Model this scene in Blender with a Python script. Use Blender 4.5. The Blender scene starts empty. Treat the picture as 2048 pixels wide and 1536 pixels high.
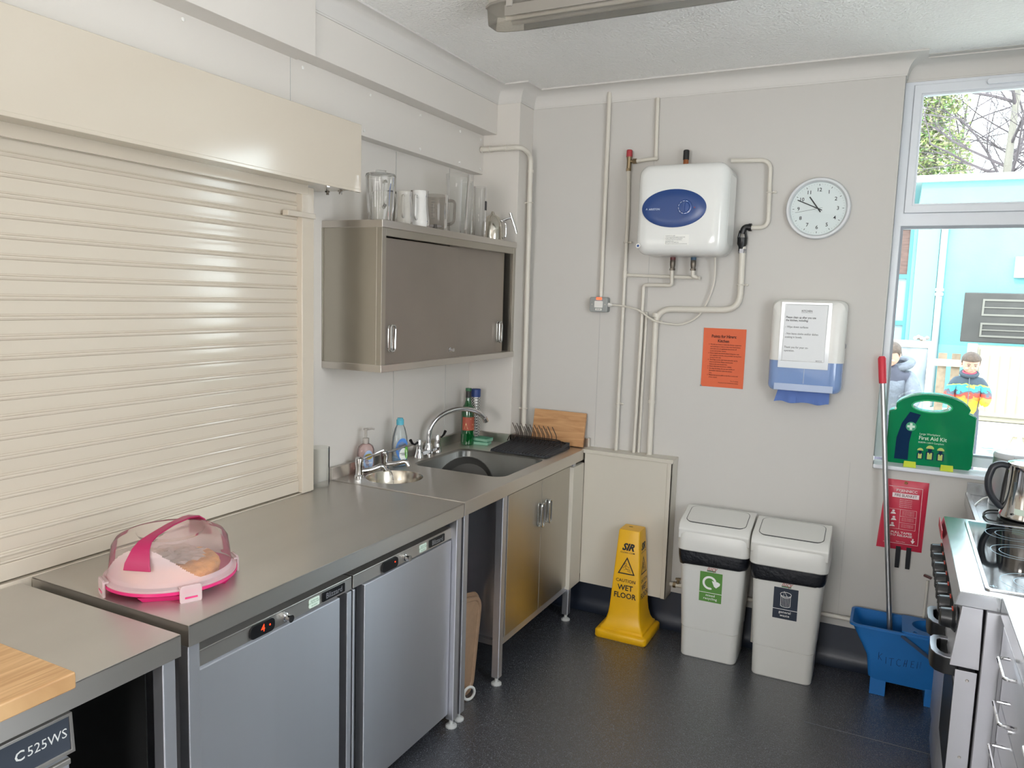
import bpy, bmesh, math, random
from math import radians as RAD, pi, sin, cos
from mathutils import Vector, Matrix
random.seed(7)
scene = bpy.context.scene
COL = scene.collection
# ---------------------------------------------------------------- camera
cam = bpy.data.cameras.new('camera'); camo = bpy.data.objects.new('camera', cam); COL.objects.link(camo)
cam.sensor_fit = 'HORIZONTAL'; cam.sensor_width = 36.0; cam.lens = 1524.86/2048*36.0
cam.clip_start = .05; cam.clip_end = 300
def set_cam(loc, pitch, roll, yaw):
    F = Vector((-sin(yaw)*cos(pitch), cos(yaw)*cos(pitch), sin(pitch)))
    r = Vector((cos(yaw), sin(yaw), 0)); U = r.cross(F)
    r2 = r*cos(roll)+U*sin(roll); u2 = U*cos(roll)-r*sin(roll)
    M = Matrix((r2, u2, -F)).transposed().to_4x4(); M.translation = Vector(loc)
    camo.matrix_world = M
set_cam((2.17628, -3.93889, 1.71392), -.112995, .030529, .465679)
scene.camera = camo
# ---------------------------------------------------------------- light
vs = scene.view_settings
vs.view_transform = 'Standard'; vs.look = 'None'; vs.gamma = 1.0; vs.use_curve_mapping = False
vs.exposure = 0.28
world = bpy.data.worlds.new('overcast_sky'); scene.world = world; world.use_nodes = True
wn = world.node_tree.nodes; wl = world.node_tree.links
bg = wn['Background']; bg.inputs['Strength'].default_value = 8.0
tc = wn.new('ShaderNodeTexCoord'); sep = wn.new('ShaderNodeSeparateXYZ'); rmp = wn.new('ShaderNodeValToRGB')
wl.new(tc.outputs['Generated'], sep.inputs[0]); wl.new(sep.outputs['Z'], rmp.inputs[0]); wl.new(rmp.outputs[0], bg.inputs[0])
rmp.color_ramp.elements[0].color = (.86, .9, .93, 1); rmp.color_ramp.elements[0].position = .0
rmp.color_ramp.elements[1].color = (.74, .86, 1, 1); rmp.color_ramp.elements[1].position = .9
def area(name, loc, rot, sx, sy, power, col=(1, 1, 1), portal=False, spread=180):
    l = bpy.data.lights.new(name, 'AREA'); l.shape = 'RECTANGLE'; l.size = sx; l.size_y = sy; l.energy = power; l.color = col
    l.spread = RAD(spread)
    if portal: l.cycles.is_portal = True
    o = bpy.data.objects.new(name, l); COL.objects.link(o); o.location = loc; o.rotation_euler = rot
    return o
area('daylight_portal', (2.58, .2, 1.87), (RAD(-90), 0, 0), .95, 1.8, 1, portal=True)
# fill lamps added at the unseen windows, tilted up to brighten walls and ceiling
area('side_fill_lamp', (3.22, -2.55, 1.75), (0, RAD(112), 0), 1.35, 1.3, 9, (.93, .97, 1))
area('rear_fill_lamp', (1.4, -6.42, 1.7), (RAD(118), 0, 0), 1.4, 1.2, 62, (1, .93, .86))
sun = bpy.data.lights.new('sun', 'SUN'); sun.energy = 4.5; sun.angle = RAD(3); sun.color = (1, .95, .86)
suno = bpy.data.objects.new('sun', sun); COL.objects.link(suno); suno.rotation_euler = (RAD(42), RAD(-14), 0)
# ---------------------------------------------------------------- materials
def lin(c):
    if isinstance(c, str):
        c = [int(c[i:i+2], 16)/255 for i in (0, 2, 4)]
    return tuple(x/12.92 if x <= .04045 else ((x+.055)/1.055)**2.4 for x in c)+(1,)
MATS = {}
def mat(name, col='cccccc', rough=.5, metal=0., bump=None, var=None, speck=None, emit=None, trans=0, ior=1.45, alpha=1, coat=0, stretch=None, sss=0, spec=None):
    """bump=(scale,strength,dist)  var=(scale,amount)  speck=(scale,colour,threshold)"""
    if name in MATS: return MATS[name]
    m = bpy.data.materials.new(name); m.use_nodes = True; MATS[name] = m
    N = m.node_tree.nodes; L = m.node_tree.links; b = N['Principled BSDF']
    c = lin(col)
    b.inputs['Base Color'].default_value = c; b.inputs['Roughness'].default_value = rough; b.inputs['Metallic'].default_value = metal
    if trans: b.inputs['Transmission Weight'].default_value = trans; b.inputs['IOR'].default_value = ior
    if alpha < 1: b.inputs['Alpha'].default_value = alpha
    if coat: b.inputs['Coat Weight'].default_value = coat; b.inputs['Coat Roughness'].default_value = .08
    if sss: b.inputs['Subsurface Weight'].default_value = sss; b.inputs['Subsurface Radius'].default_value = (.02, .01, .005)
    if spec is not None: b.inputs['Specular IOR Level'].default_value = spec
    if emit: b.inputs['Emission Color'].default_value = lin(emit[0]); b.inputs['Emission Strength'].default_value = emit[1]
    co = None
    if bump or var or speck:
        t = N.new('ShaderNodeTexCoord'); mp = N.new('ShaderNodeMapping'); L.new(t.outputs['Object'], mp.inputs[0]); co = mp.outputs[0]
        if stretch: mp.inputs['Scale'].default_value = stretch
    if bump:
        n = N.new('ShaderNodeTexNoise'); n.inputs['Scale'].default_value = bump[0]; n.inputs['Detail'].default_value = 3; L.new(co, n.inputs['Vector'])
        bn = N.new('ShaderNodeBump'); bn.inputs['Strength'].default_value = bump[1]; bn.inputs['Distance'].default_value = bump[2]
        L.new(n.outputs['Fac'], bn.inputs['Height']); L.new(bn.outputs[0], b.inputs['Normal'])
    last = None
    if var:
        n = N.new('ShaderNodeTexNoise'); n.inputs['Scale'].default_value = var[0]; n.inputs['Detail'].default_value = 5; L.new(co, n.inputs['Vector'])
        r = N.new('ShaderNodeValToRGB'); L.new(n.outputs['Fac'], r.inputs[0])
        a = var[1]; c2 = lin(var[2]) if len(var) > 2 else tuple(min(1, x*(1+a)) for x in c[:3])+(1,)
        r.color_ramp.elements[0].position = .35; r.color_ramp.elements[1].position = .68
        r.color_ramp.elements[0].color = tuple(x*(1-a) for x in c[:3])+(1,); r.color_ramp.elements[1].color = c2
        L.new(r.outputs[0], b.inputs['Base Color']); last = r.outputs[0]
    if speck:
        n = N.new('ShaderNodeTexNoise'); n.inputs['Scale'].default_value = speck[0]; n.inputs['Detail'].default_value = 1; L.new(co, n.inputs['Vector'])
        r = N.new('ShaderNodeValToRGB'); L.new(n.outputs['Fac'], r.inputs[0])
        r.color_ramp.elements[0].position = speck[2]; r.color_ramp.elements[1].position = speck[2]+.04
        mx = N.new('ShaderNodeMix'); mx.data_type = 'RGBA'; L.new(r.outputs[0], mx.inputs[0])
        if last: L.new(last, mx.inputs[6])
        else: mx.inputs[6].default_value = c
        mx.inputs[7].default_value = lin(speck[1]); L.new(mx.outputs[2], b.inputs['Base Color'])
    return m
def thin(name, tint='ffffff', op=.12, rough=.03, solid=None, fres=.24):
    """thin clear sheet: mostly straight-through light, tinted, plus fresnel gloss and a little body colour"""
    if name in MATS: return MATS[name]
    m = bpy.data.materials.new(name); m.use_nodes = True; MATS[name] = m
    N = m.node_tree.nodes; L = m.node_tree.links; N.remove(N['Principled BSDF']); out = N['Material Output']
    t = N.new('ShaderNodeBsdfTransparent'); t.inputs[0].default_value = lin(tint)
    d = N.new('ShaderNodeBsdfDiffuse'); d.inputs[0].default_value = lin(solid or tint)
    g = N.new('ShaderNodeBsdfGlossy'); g.inputs['Roughness'].default_value = rough
    f = N.new('ShaderNodeLayerWeight'); f.inputs[0].default_value = fres
    m1 = N.new('ShaderNodeMixShader'); m1.inputs[0].default_value = op; L.new(t.outputs[0], m1.inputs[1]); L.new(d.outputs[0], m1.inputs[2])
    m2 = N.new('ShaderNodeMixShader'); L.new(f.outputs['Fresnel'], m2.inputs[0]); L.new(m1.outputs[0], m2.inputs[1]); L.new(g.outputs[0], m2.inputs[2])
    L.new(m2.outputs[0], out.inputs[0])
    return m
def wood(name, c1, c2, scale=6, stretch=(1, 12, 12), rough=.5):
    if name in MATS: return MATS[name]
    m = mat(name, c1, rough); N = m.node_tree.nodes; L = m.node_tree.links; b = N['Principled BSDF']
    t = N.new('ShaderNodeTexCoord'); mp = N.new('ShaderNodeMapping'); mp.inputs['Scale'].default_value = stretch; L.new(t.outputs['Object'], mp.inputs[0])
    n = N.new('ShaderNodeTexNoise'); n.inputs['Scale'].default_value = scale; n.inputs['Detail'].default_value = 6; n.inputs['Distortion'].default_value = 1.2; L.new(mp.outputs[0], n.inputs['Vector'])
    r = N.new('ShaderNodeValToRGB'); r.color_ramp.elements[0].color = lin(c1); r.color_ramp.elements[1].color = lin(c2)
    r.color_ramp.elements[0].position = .35; r.color_ramp.elements[1].position = .65
    L.new(n.outputs['Fac'], r.inputs[0]); L.new(r.outputs[0], b.inputs['Base Color'])
    return m
steel = mat('brushed_stainless_steel', 'cfcac3', .3, .93, bump=(60, .05, .002), stretch=(1, .04, 1), var=(2.5, .05))
steel_v = mat('brushed_steel_door', 'cccdd3', .4, .86, bump=(70, .05, .002), stretch=(1, 1, .04), var=(2.2, .06))
steel_d = mat('dull_steel', '96969a', .42, .8, var=(3, .08))
chrome = mat('chrome', 'd8d8da', .07, 1)
wallm = mat('white_wall_panel', 'd6d1ca', .28, bump=(3, .02, .02)); wallb = mat('white_satin_wall', 'cac7c2', .6, bump=(3, .02, .02), spec=.25)
paint = mat('white_gloss_paint', 'cbc5b8', .32)
ceilm = mat('textured_ceiling', 'f4f3f0', .8, bump=(80, .9, .011))
covem = mat('white_coving_paint', 'd2cfca', .6)
upvc = mat('white_upvc', 'e4e8ee', .28)
plw = mat('white_plastic', 'e2e1dc', .32)
pipew = mat('white_painted_pipe', 'd4cfc4', .35)
cream = mat('cream_powder_coat', 'c6bcac', .13, bump=(90, .06, .002), spec=.7, coat=.35)
vinyl = mat('dark_safety_vinyl', '383a3f', .22, bump=(170, .6, .003), speck=(380, '7d8187', .62), spec=1.0, ior=1.62); vinyl.node_tree.nodes['Principled BSDF'].inputs['IOR'].default_value = 1.65
vinyl2 = mat('navy_cove_vinyl', '232a38', .4)
black = mat('black_plastic', '141517', .35)
blackm = mat('matt_black', '0e0f10', .7)
dark = mat('dark_grey_rubber', '2b2d30', .6)
brass = mat('brass', 'a98c5c', .3, 1); copper = mat('copper', 'b06f4a', .3, 1)
glassp = thin('window_glass', 'f6fbfb', .0, .01)
clearp = thin('clear_plastic', 'eeeeec', .16, .05, 'e8e8e8')
ink = mat('black_ink', '1c1d22', .6); inkw = mat('white_ink', 'ecece8', .5); inkg = mat('grey_ink', '5b5d62', .6)
def brushed(m, an=.85, rough=None):
    """grain runs along the length, so reflections smear across it"""
    N = m.node_tree.nodes; L = m.node_tree.links; b = N['Principled BSDF']
    g = N.new('ShaderNodeNewGeometry'); x = N.new('ShaderNodeVectorMath'); x.operation = 'CROSS_PRODUCT'; x.inputs[1].default_value = (.3, 1, 0)
    L.new(g.outputs['True Normal'], x.inputs[0]); L.new(x.outputs[0], b.inputs['Tangent']); b.inputs['Anisotropic'].default_value = an
    if rough: b.inputs['Roughness'].default_value = rough
brushed(steel, .85, .33); brushed(steel_v, .92, .42)
# ---------------------------------------------------------------- mesh helpers
def rrect(w, h, r, n=5, cx=0, cy=0):
    r = min(r, w/2-1e-5, h/2-1e-5); P = []
    for sx, sy, a0 in ((1, 1, 0), (-1, 1, 90), (-1, -1, 180), (1, -1, 270)):
        for i in range(n+1):
            a = RAD(a0+90*i/n); P.append((cx+sx*(w/2-r)+r*cos(a), cy+sy*(h/2-r)+r*sin(a)))
    return P
def ell(rx, ry, n=32, cx=0, cy=0, a0=0):
    return [(cx+rx*cos(a0+2*pi*i/n), cy+ry*sin(a0+2*pi*i/n)) for i in range(n)]
def fillet(pts, r, n=6):
    P = [Vector(p) for p in pts]; out = [P[0]]
    for i in range(1, len(P)-1):
        a = P[i-1]-P[i]; b = P[i+1]-P[i]; la, lb = a.length, b.length; a.normalize(); b.normalize()
        d = min(r, la*.49, lb*.49); p0 = P[i]+a*d; p1 = P[i]+b*d
        for k in range(n+1):
            t = k/n; out.append(p0*(1-t)**2+P[i]*2*t*(1-t)+p1*t*t)
    out.append(P[-1]); return out
AX = {'XY': lambda a, b, c: (a, b, c), 'XZ': lambda a, b, c: (a, c, b), 'YZ': lambda a, b, c: (c, a, b)}
class B:
    def __init__(s): s.bm = bmesh.new(); s.mi = 0; s.M = None
    def v(s, p):
        p = Vector(p)
        return s.bm.verts.new(s.M @ p if s.M else p)
    def f(s, vs):
        try: fc = s.bm.faces.new(vs)
        except ValueError: return None
        fc.material_index = s.mi; return fc
    def box(s, x0, x1, y0, y1, z0, z1):
        V = [s.v((x, y, z)) for z in (z0, z1) for y in (y0, y1) for x in (x0, x1)]
        for q in ((0, 2, 3, 1), (4, 5, 7, 6), (0, 1, 5, 4), (2, 6, 7, 3), (0, 4, 6, 2), (1, 3, 7, 5)): s.f([V[i] for i in q])
        return s
    def loft(s, rings, cap0=True, cap1=True, closed=True):
        R = [[s.v(p) for p in r] for r in rings]; n = len(R[0])
        for a, b in zip(R, R[1:]):
            for i in range(n if closed else n-1):
                j = (i+1) % n; s.f([a[i], a[j], b[j], b[i]])
        if closed and cap0: s.f(R[0][::-1])
        if closed and cap1: s.f(R[-1])
        return s
    def prism(s, poly, plane, d0, d1):
        k = AX[plane]; return s.loft([[k(a, b, d) for a, b in poly] for d in (d0, d1)])
    def sheet(s, poly, plane, d):
        k = AX[plane]; s.f([s.v(k(a, b, d)) for a, b in poly]); return s
    def lathe(s, prof, c=(0, 0, 0), n=24, axis='Z', cap=True, sx=1, sy=1):
        rings = []
        for r, z in prof:
            ring = []
            for i in range(n):
                a = 2*pi*i/n; q = (r*cos(a)*sx, r*sin(a)*sy, z)
                if axis == 'X': q = (q[2], q[0], q[1])
                if axis == 'Y': q = (q[0], q[2], q[1])
                ring.append((q[0]+c[0], q[1]+c[1], q[2]+c[2]))
            rings.append(ring)
        return s.loft(rings, cap, cap)
    def tube(s, pts, r, n=10, cap=True, closed=False, flat=1):
        P = [Vector(p) for p in pts]; m = len(P); rings = []; nrm = None
        for i in range(m):
            if closed: t = (P[(i+1) % m]-P[i-1]).normalized()
            else: t = (P[min(i+1, m-1)]-P[max(i-1, 0)]).normalized()
            if nrm is None:
                nrm = t.orthogonal().normalized()
            nrm = (nrm-t*nrm.dot(t)).normalized(); bn = t.cross(nrm)
            rr = r[i] if isinstance(r, (list, tuple)) else r
            rings.append([P[i]+(nrm*cos(2*pi*k/n)+bn*sin(2*pi*k/n)*flat)*rr for k in range(n)])
        if closed: rings.append(rings[0]); cap = False
        return s.loft(rings, cap, cap)
    def cyl(s, p0, p1, r, r1=None, n=20):
        return s.tube([p0, p1], [r, r if r1 is None else r1], n)
    def sph(s, c, rx, ry=None, rz=None, n=16, m=10):
        ry = ry or rx; rz = rz or rx
        prof = [[(c[0]+rx*sin(pi*j/m)*cos(2*pi*i/n), c[1]+ry*sin(pi*j/m)*sin(2*pi*i/n), c[2]-rz*cos(pi*j/m)) for i in range(n)] for j in range(1, m)]
        s.loft(prof, False, False)
        s.bm.verts.ensure_lookup_table(); tot = len(s.bm.verts); k = n*(m-1); V = s.bm.verts[tot-k:]
        a = s.v((c[0], c[1], c[2]-rz)); b = s.v((c[0], c[1], c[2]+rz))
        for i in range(n):
            s.f([a, V[(i+1) % n], V[i]]); s.f([b, V[k-n+i], V[k-n+(i+1) % n]])
        return s
    def plate(s, outer, holes, plane, d0, d1=None):
        """flat plate with holes; with d1 it gets thickness"""
        k = AX[plane]; E = []; loops = []
        for lp in [outer]+holes:
            V = [s.v(k(a, b, d0)) for a, b in lp]; loops.append(V)
            E += [s.bm.edges.new((V[i], V[(i+1) % len(V)])) for i in range(len(V))]
        g = bmesh.ops.triangle_fill(s.bm, use_beauty=True, use_dissolve=False, edges=E)
        F = [x for x in g['geom'] if isinstance(x, bmesh.types.BMFace)]
        for x in F: x.material_index = s.mi
        if d1 is not None:
            mp = {}
            for lp, V in zip([outer]+holes, loops):
                W = [s.v(k(a, b, d1)) for a, b in lp]
                for a, b in zip(V, W): mp[a] = b
                for i in range(len(V)):
                    j = (i+1) % len(V); s.f([V[i], V[j], W[j], W[i]])
            for x in F: s.f([mp[q] for q in x.verts][::-1])
        return s
    def text(s, txt, size, M, align='CENTER', bold=0., shear=0., space=1., sx=1.):
        cu = bpy.data.curves.new('t', 'FONT'); cu.body = txt; cu.size = size; cu.align_x = align; cu.align_y = 'CENTER'
        cu.offset = bold*size; cu.shear = shear; cu.space_character = space; cu.resolution_u = 2
        ob = bpy.data.objects.new('t', cu); me = bpy.data.meshes.new_from_object(ob)
        k0 = len(s.bm.verts); f0 = len(s.bm.faces); s.bm.from_mesh(me); s.bm.verts.ensure_lookup_table(); s.bm.faces.ensure_lookup_table()
        S = M @ Matrix.Diagonal((sx, 1, 1, 1)); S = s.M @ S if s.M else S
        for q in s.bm.verts[k0:]: q.co = S @ q.co
        for q in s.bm.faces[f0:]: q.material_index = s.mi
        bpy.data.objects.remove(ob); bpy.data.curves.remove(cu); bpy.data.meshes.remove(me)
        return s
def fr(o, x=(1, 0, 0), y=(0, 0, 1)):
    """frame matrix: local X,Y map to x,y; Z towards the viewer"""
    x = Vector(x).normalized(); y = Vector(y).normalized(); z = x.cross(y).normalized(); y = z.cross(x)
    M = Matrix((x, y, z)).transposed().to_4x4(); M.translation = Vector(o); return M
OFF = {}
def obj(name, b, mats, parent=None, bevel=0, seg=2, ang=35, flat=False, sub=0, skin=False, label=None):
    bm = b.bm if isinstance(b, B) else b
    if parent is not None and OFF.get(parent.name): bm.transform(Matrix.Translation(-OFF[parent.name]))
    if not skin: bmesh.ops.recalc_face_normals(bm, faces=bm.faces)
    me = bpy.data.meshes.new(name); bm.to_mesh(me); bm.free()
    o = bpy.data.objects.new(name, me); COL.objects.link(o)
    for m in (mats if isinstance(mats, (list, tuple)) else [mats]): me.materials.append(m)
    if parent is not None:
        o.parent = parent
        if parent.name in OFF: OFF[o.name] = OFF[parent.name]
    if not flat:
        for p in me.polygons: p.use_smooth = True
        if not bevel: me.set_sharp_from_angle(angle=RAD(ang))
    if bevel:
        d = o.modifiers.new('bevel', 'BEVEL'); d.width = bevel; d.segments = seg; d.limit_method = 'ANGLE'; d.angle_limit = RAD(38); d.harden_normals = True; d.use_clamp_overlap = True
    if sub: d = o.modifiers.new('sub', 'SUBSURF'); d.levels = sub; d.render_levels = sub
    if label: o['label'] = label
    return o
def tag(o, label, cat, group=None, kind=None):
    o['label'] = label; o['category'] = cat
    if group: o['group'] = group
    if kind: o['kind'] = kind
    return o
def thing(name, label, cat, loc=(0, 0, 0), rz=0, group=None, world=True, rot=None):
    """world=True: parts are given in room coordinates; False: in the thing's own"""
    o = bpy.data.objects.new(name, None); o.empty_display_size = .05; COL.objects.link(o); o.location = loc
    o.rotation_euler = rot or (0, 0, rz)
    if world: OFF[o.name] = Vector(loc)
    return tag(o, label, cat, group)
def struct(name, b, m, label=None, **k):
    o = obj(name, b, m, **k); o['kind'] = 'structure'; o['category'] = name.split('_')[0]; o['label'] = label or name.replace('_', ' ')
    return o
def dup(root, loc, rz, label, group=None):
    r = root.copy(); COL.objects.link(r); r.location = loc; r.rotation_euler = (0, 0, rz); r['label'] = label
    if group: r['group'] = group
    for ch in list(root.children):
        c = ch.copy(); COL.objects.link(c); c.parent = r
        for g in list(ch.children):
            d = g.copy(); COL.objects.link(d); d.parent = c
    return r
# ================================================================ ROOM
ZF = -.03; ZC = 2.835; YB = -6.3; XR = 3.15
struct('floor', B().box(-.2, 3.35, YB-.2, .0, ZF-.1, ZF), vinyl, 'dark speckled vinyl safety floor')
struct('trim_1', B().box(1.95, 3.1, -.644, -.642, ZF, ZF+.001), mat('weld_seam', '686c73', .6), 'thin weld seam across the vinyl floor')
struct('ceiling', B().box(-.2, 3.35, YB-.2, .3, ZC, ZC+.12), ceilm, 'white stippled ceiling')
struct('wall_left', B().box(-.15, 0, YB-.1, .25, ZF, ZC), wallm, 'white panelled wall behind the shutter and sink')
WX0, WX1 = 2.118, 3.0
b = B(); b.plate([(-.15, ZF), (XR+.15, ZF), (XR+.15, ZC), (-.15, ZC)], [[(WX0, .967), (WX1, .967), (WX1, ZC-.002), (WX0, ZC-.002)]], 'XZ', 0, .22)
struct('wall_back', b, wallb, 'white wall with the boiler, clock and window')
b = B(); b.plate([(YB-.1, ZF), (.22, ZF), (.22, ZC), (YB-.1, ZC)], [[(-3.25, 1.08), (-1.85, 1.08), (-1.85, 2.45), (-3.25, 2.45)]], 'YZ', XR, XR+.15)
struct('wall_right', b, wallb, 'white side wall above the cooking units')
b = B(); b.plate([(-.15, ZF), (XR+.15, ZF), (XR+.15, ZC), (-.15, ZC)], [[(.7, 1.1), (2.1, 1.1), (2.1, 2.3), (.7, 2.3)]], 'XZ', YB-.12, YB)
struct('wall_front', b, wallb, 'wall behind the viewer with an added window')
# beams and panels along the left wall
b = B(); b.box(0, .06, YB, -.166, 2.384, 2.592)
struct('trim_2', b, wallm, 'flat white service panel below the beam', bevel=.002)
b = B(); b.box(0, .142, -1.631, -.166, 2.592, 2.835); b.box(0, .156, YB, -1.634, 2.585, 2.835)
struct('trim_3', b, wallm, 'boxed white beam under the coving', bevel=.002)
b = B()
for y in (-2.15, -1.6, -1.18, -.79, -.42, -.2):
    b.lathe([(.007, .0), (.007, .003), (.004, .005)], (.06, y, 2.565), 12, 'X')
for y in (-1.22, -.79, -.42, -.2): b.lathe([(.007, .0), (.007, .003), (.004, .005)], (.06, y, 2.408), 12, 'X')
struct('trim_4', b, plw, 'small white screw caps on the service panel')
b = B(); b.box(.0, .0615, -1.6675, -1.6655, 2.384, 2.592); b.box(0, .002, -.9, -.898, .95, 2.38); b.box(0, .002, -.42, -.4185, .95, 2.38); b.box(.98, .982, -.002, 0, .9, 2.75); b.box(.72, .722, -.002, 0, .9, 2.75); b.box(2.02, 2.0215, -.002, 0, .2, .98)
struct('trim_5', b, mat('panel_joint', 'b9b8b5', .6), 'thin panel joints on the walls')
struct('trim_6', B().box(0, .28, -.166, 0, ZF, ZC), wallm, 'square white pillar in the corner', bevel=.003)
def moulding(path, prof, sgn=1):
    P = [Vector(p) for p in path]; rings = []
    for i, p in enumerate(P):
        ns = []
        if i > 0: d = (P[i]-P[i-1]).normalized(); ns.append(Vector((d.y, -d.x)))
        if i < len(P)-1: d = (P[i+1]-P[i]).normalized(); ns.append(Vector((d.y, -d.x)))
        m = ns[0] if len(ns) == 1 else (ns[0]+ns[1])/(1+ns[0].dot(ns[1]))
        rings.append([(p.x+m.x*q[0], p.y+m.y*q[0], q[1]) for q in prof])
    return B().loft(rings)
prof = [(0, 2.75), (.003, 2.75), (.004, 2.758)]+[(.008+.066*(1-cos(RAD(a))), 2.762+.066*sin(RAD(a))) for a in (10, 25, 40, 55, 70, 85)]+[(.082, 2.829), (.082, 2.837), (0, 2.837)]
prof = [(0, 2.75), (.005, 2.75), (.006, 2.757)]+[(.076-.068*cos(RAD(a)), 2.757+.07*sin(RAD(a))) for a in (0, 15, 30, 45, 60, 75, 90)]+[(.084, 2.828), (.084, 2.84), (0, 2.84)]
struct('trim_7', moulding([(.142, YB), (.142, -.166), (.28, -.166), (.28, 0), (WX0, 0), (WX0, .12), (WX1, .12), (WX1, 0), (XR, 0), (XR, YB)], prof), covem, 'curved white coving round the ceiling', ang=50)
sp = [(0, .165), (.003, .165), (.004, .05), (.008, .012), (.02, -.012), (.04, -.026), (.05, -.0295), (0, -.0295)]
struct('baseboard_back', moulding([(0.3, 0), (XR, 0)], sp), vinyl2, 'dark coved vinyl skirting', ang=60)
# boxing under the pipes
b = B(); b.box(.705, 1.18, -.1, 0, .157, .885); b.box(.69, 1.195, -.106, 0, .885, .905); b.box(1.165, 1.192, -.106, -.098, .157, .885); b.box(1.184, 1.192, -.106, 0, .157, .885)
struct('trim_8', b, paint, 'white pipe boxing on the back wall', bevel=.0015)
b = B(); b.box(.4, .704, -.25, -.1, .157, .83)
struct('trim_9', b, paint, 'white boxing return beside the sink unit', bevel=.0015)
# window_1
w = thing('window_1', 'white framed window over the side worktop', 'window', (WX0, .12, .988)); w['kind'] = 'structure'
def rect_frame(b, x0, x1, z0, z1, t, y0, y1):
    b.plate([(x0, z0), (x1, z0), (x1, z1), (x0, z1)], [[(x0+t[0], z0+t[2]), (x1-t[1], z0+t[2]), (x1-t[1], z1-t[3]), (x0+t[0], z1-t[3])]], 'XZ', y0, y1)
b = B(); b.plate([(WX0, .999), (WX1, .999), (WX1, 2.756), (WX0, 2.756)], [[(2.150, 1.045), (WX1-.032, 1.045), (WX1-.032, 2.100), (2.150, 2.100)], [(2.158, 2.160), (WX1-.04, 2.160), (WX1-.04, 2.734), (2.158, 2.734)]], 'XZ', .12, .175)
obj('window_frame', b, upvc, w, bevel=.004)
b = B(); rect_frame(b, 2.158, WX1-.04, 2.160, 2.734, (.032, .032, .034, .040), .108, .165); rect_frame(b, 2.184, WX1-.066, 2.188, 2.700, (.014, .014, .014, .014), .116, .15)
obj('sash', b, upvc, w, bevel=.003)
b = B(); rect_frame(b, 2.150, WX1-.032, 1.045, 2.100, (.010, .010, .010, .012), .128, .16)
obj('bead', b, mat('glazing_gasket', '9aa0a8', .5), w)
obj('pane', B().box(2.19, WX1-.07, .145, .149, 2.19, 2.70), glassp, w); obj('pane', B().box(2.152, WX1-.034, .145, .149, 1.047, 2.098), glassp, w)
b = B(); b.prism(rrect(.36, .024, .011, 5, 2.62, 2.720), 'XZ', .088, .108)
obj('trickle_vent', b, upvc, w, bevel=.002)
b = B(); b.box(WX0+.001, WX1-.001, -.022, .12, .968, .988)
obj('window_sill', b, upvc, w, bevel=.005)
# side and rear windows: unseen, added to let more light in
w = thing('added_window_side', 'unseen side window above the cooking units, added for light', 'window', (XR, -2.5, 1.08)); w['kind'] = 'structure'
b = B(); b.plate([(-3.25, 1.08), (-1.85, 1.08), (-1.85, 2.45), (-3.25, 2.45)], [[(-3.2, 1.13), (-2.58, 1.13), (-2.58, 2.4), (-3.2, 2.4)], [(-2.52, 1.13), (-1.9, 1.13), (-1.9, 2.4), (-2.52, 2.4)]], 'YZ', XR-.02, XR+.05)
obj('window_frame', b, upvc, w)  # frame of the added side window
w = thing('added_window_rear', 'unseen window behind the viewer, added for light', 'window', (1.8, YB-.05, .2)); w['kind'] = 'structure'
b = B(); b.plate([(.7, 1.1), (2.1, 1.1), (2.1, 2.3), (.7, 2.3)], [[(.76, 1.16), (1.37, 1.16), (1.37, 2.24), (.76, 2.24)], [(1.43, 1.16), (2.04, 1.16), (2.04, 2.24), (1.43, 2.24)]], 'XZ', YB-.08, YB-.02)
obj('window_frame', b, upvc, w)  # frame of the added rear window
# ceiling light
t = thing('fluorescent_light', 'long clear fluorescent batten light on the ceiling', 'ceiling light', (1.45, -1.31, ZC))
def batten(x0, x1, hw, z0, z1, tap, nose):
    R = []
    for x, s in ((x0, .55), (x0+nose*.4, .85), (x0+nose, 1), (x1-nose, 1), (x1-nose*.4, .85), (x1, .55)):
        R.append([(x, -1.31-hw*s*1, z1), (x, -1.31-hw*s*tap, z0), (x, -1.31+hw*s*tap, z0), (x, -1.31+hw*s, z1)])
    return B().loft(R)
obj('housing', batten(.73, 2.22, .08, 2.775, 2.834, .98, .07), mat('grey_housing', 'b3aea4', .5), t, bevel=.004)
obj('diffuser', batten(.725, 2.225, .083, 2.712, 2.778, .72, .08), thin('ribbed_diffuser', 'eeeae2', .24, .12, 'd9d5cc'), t, bevel=.008)
obj('gear_tray', B().box(.82, 2.13, -1.35, -1.27, 2.752, 2.772), mat('tray_white', 'd0cdc4', .5), t, bevel=.004)
obj('gasket', batten(.722, 2.228, .0855, 2.772, 2.781, 1.0, .08), mat('gasket_grey', '8d8880', .6), t)
for y in (-1.39, -1.23): obj('tray_rib', B().box(.82, 2.13, y-.002, y+.002, 2.722, 2.760), mat('gasket_grey', '8d8880', .6), t)
for y in (-1.335, -1.285): obj('tube', B().cyl((.8, y, 2.738), (2.15, y, 2.738), .012, n=14), mat('unlit_tube', 'eceae4', .3), t)
for x in (.84, 1.12, 1.5, 1.88, 2.12):
    obj('clip', B().box(x-.012, x+.012, -1.40, -1.388, 2.752, 2.80), mat('clip_grey', 'a29d95', .45), t, bevel=.003); obj('clip', B().box(x-.012, x+.012, -1.232, -1.22, 2.752, 2.80), mat('clip_grey', 'a29d95', .45), t, bevel=.003)
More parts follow.
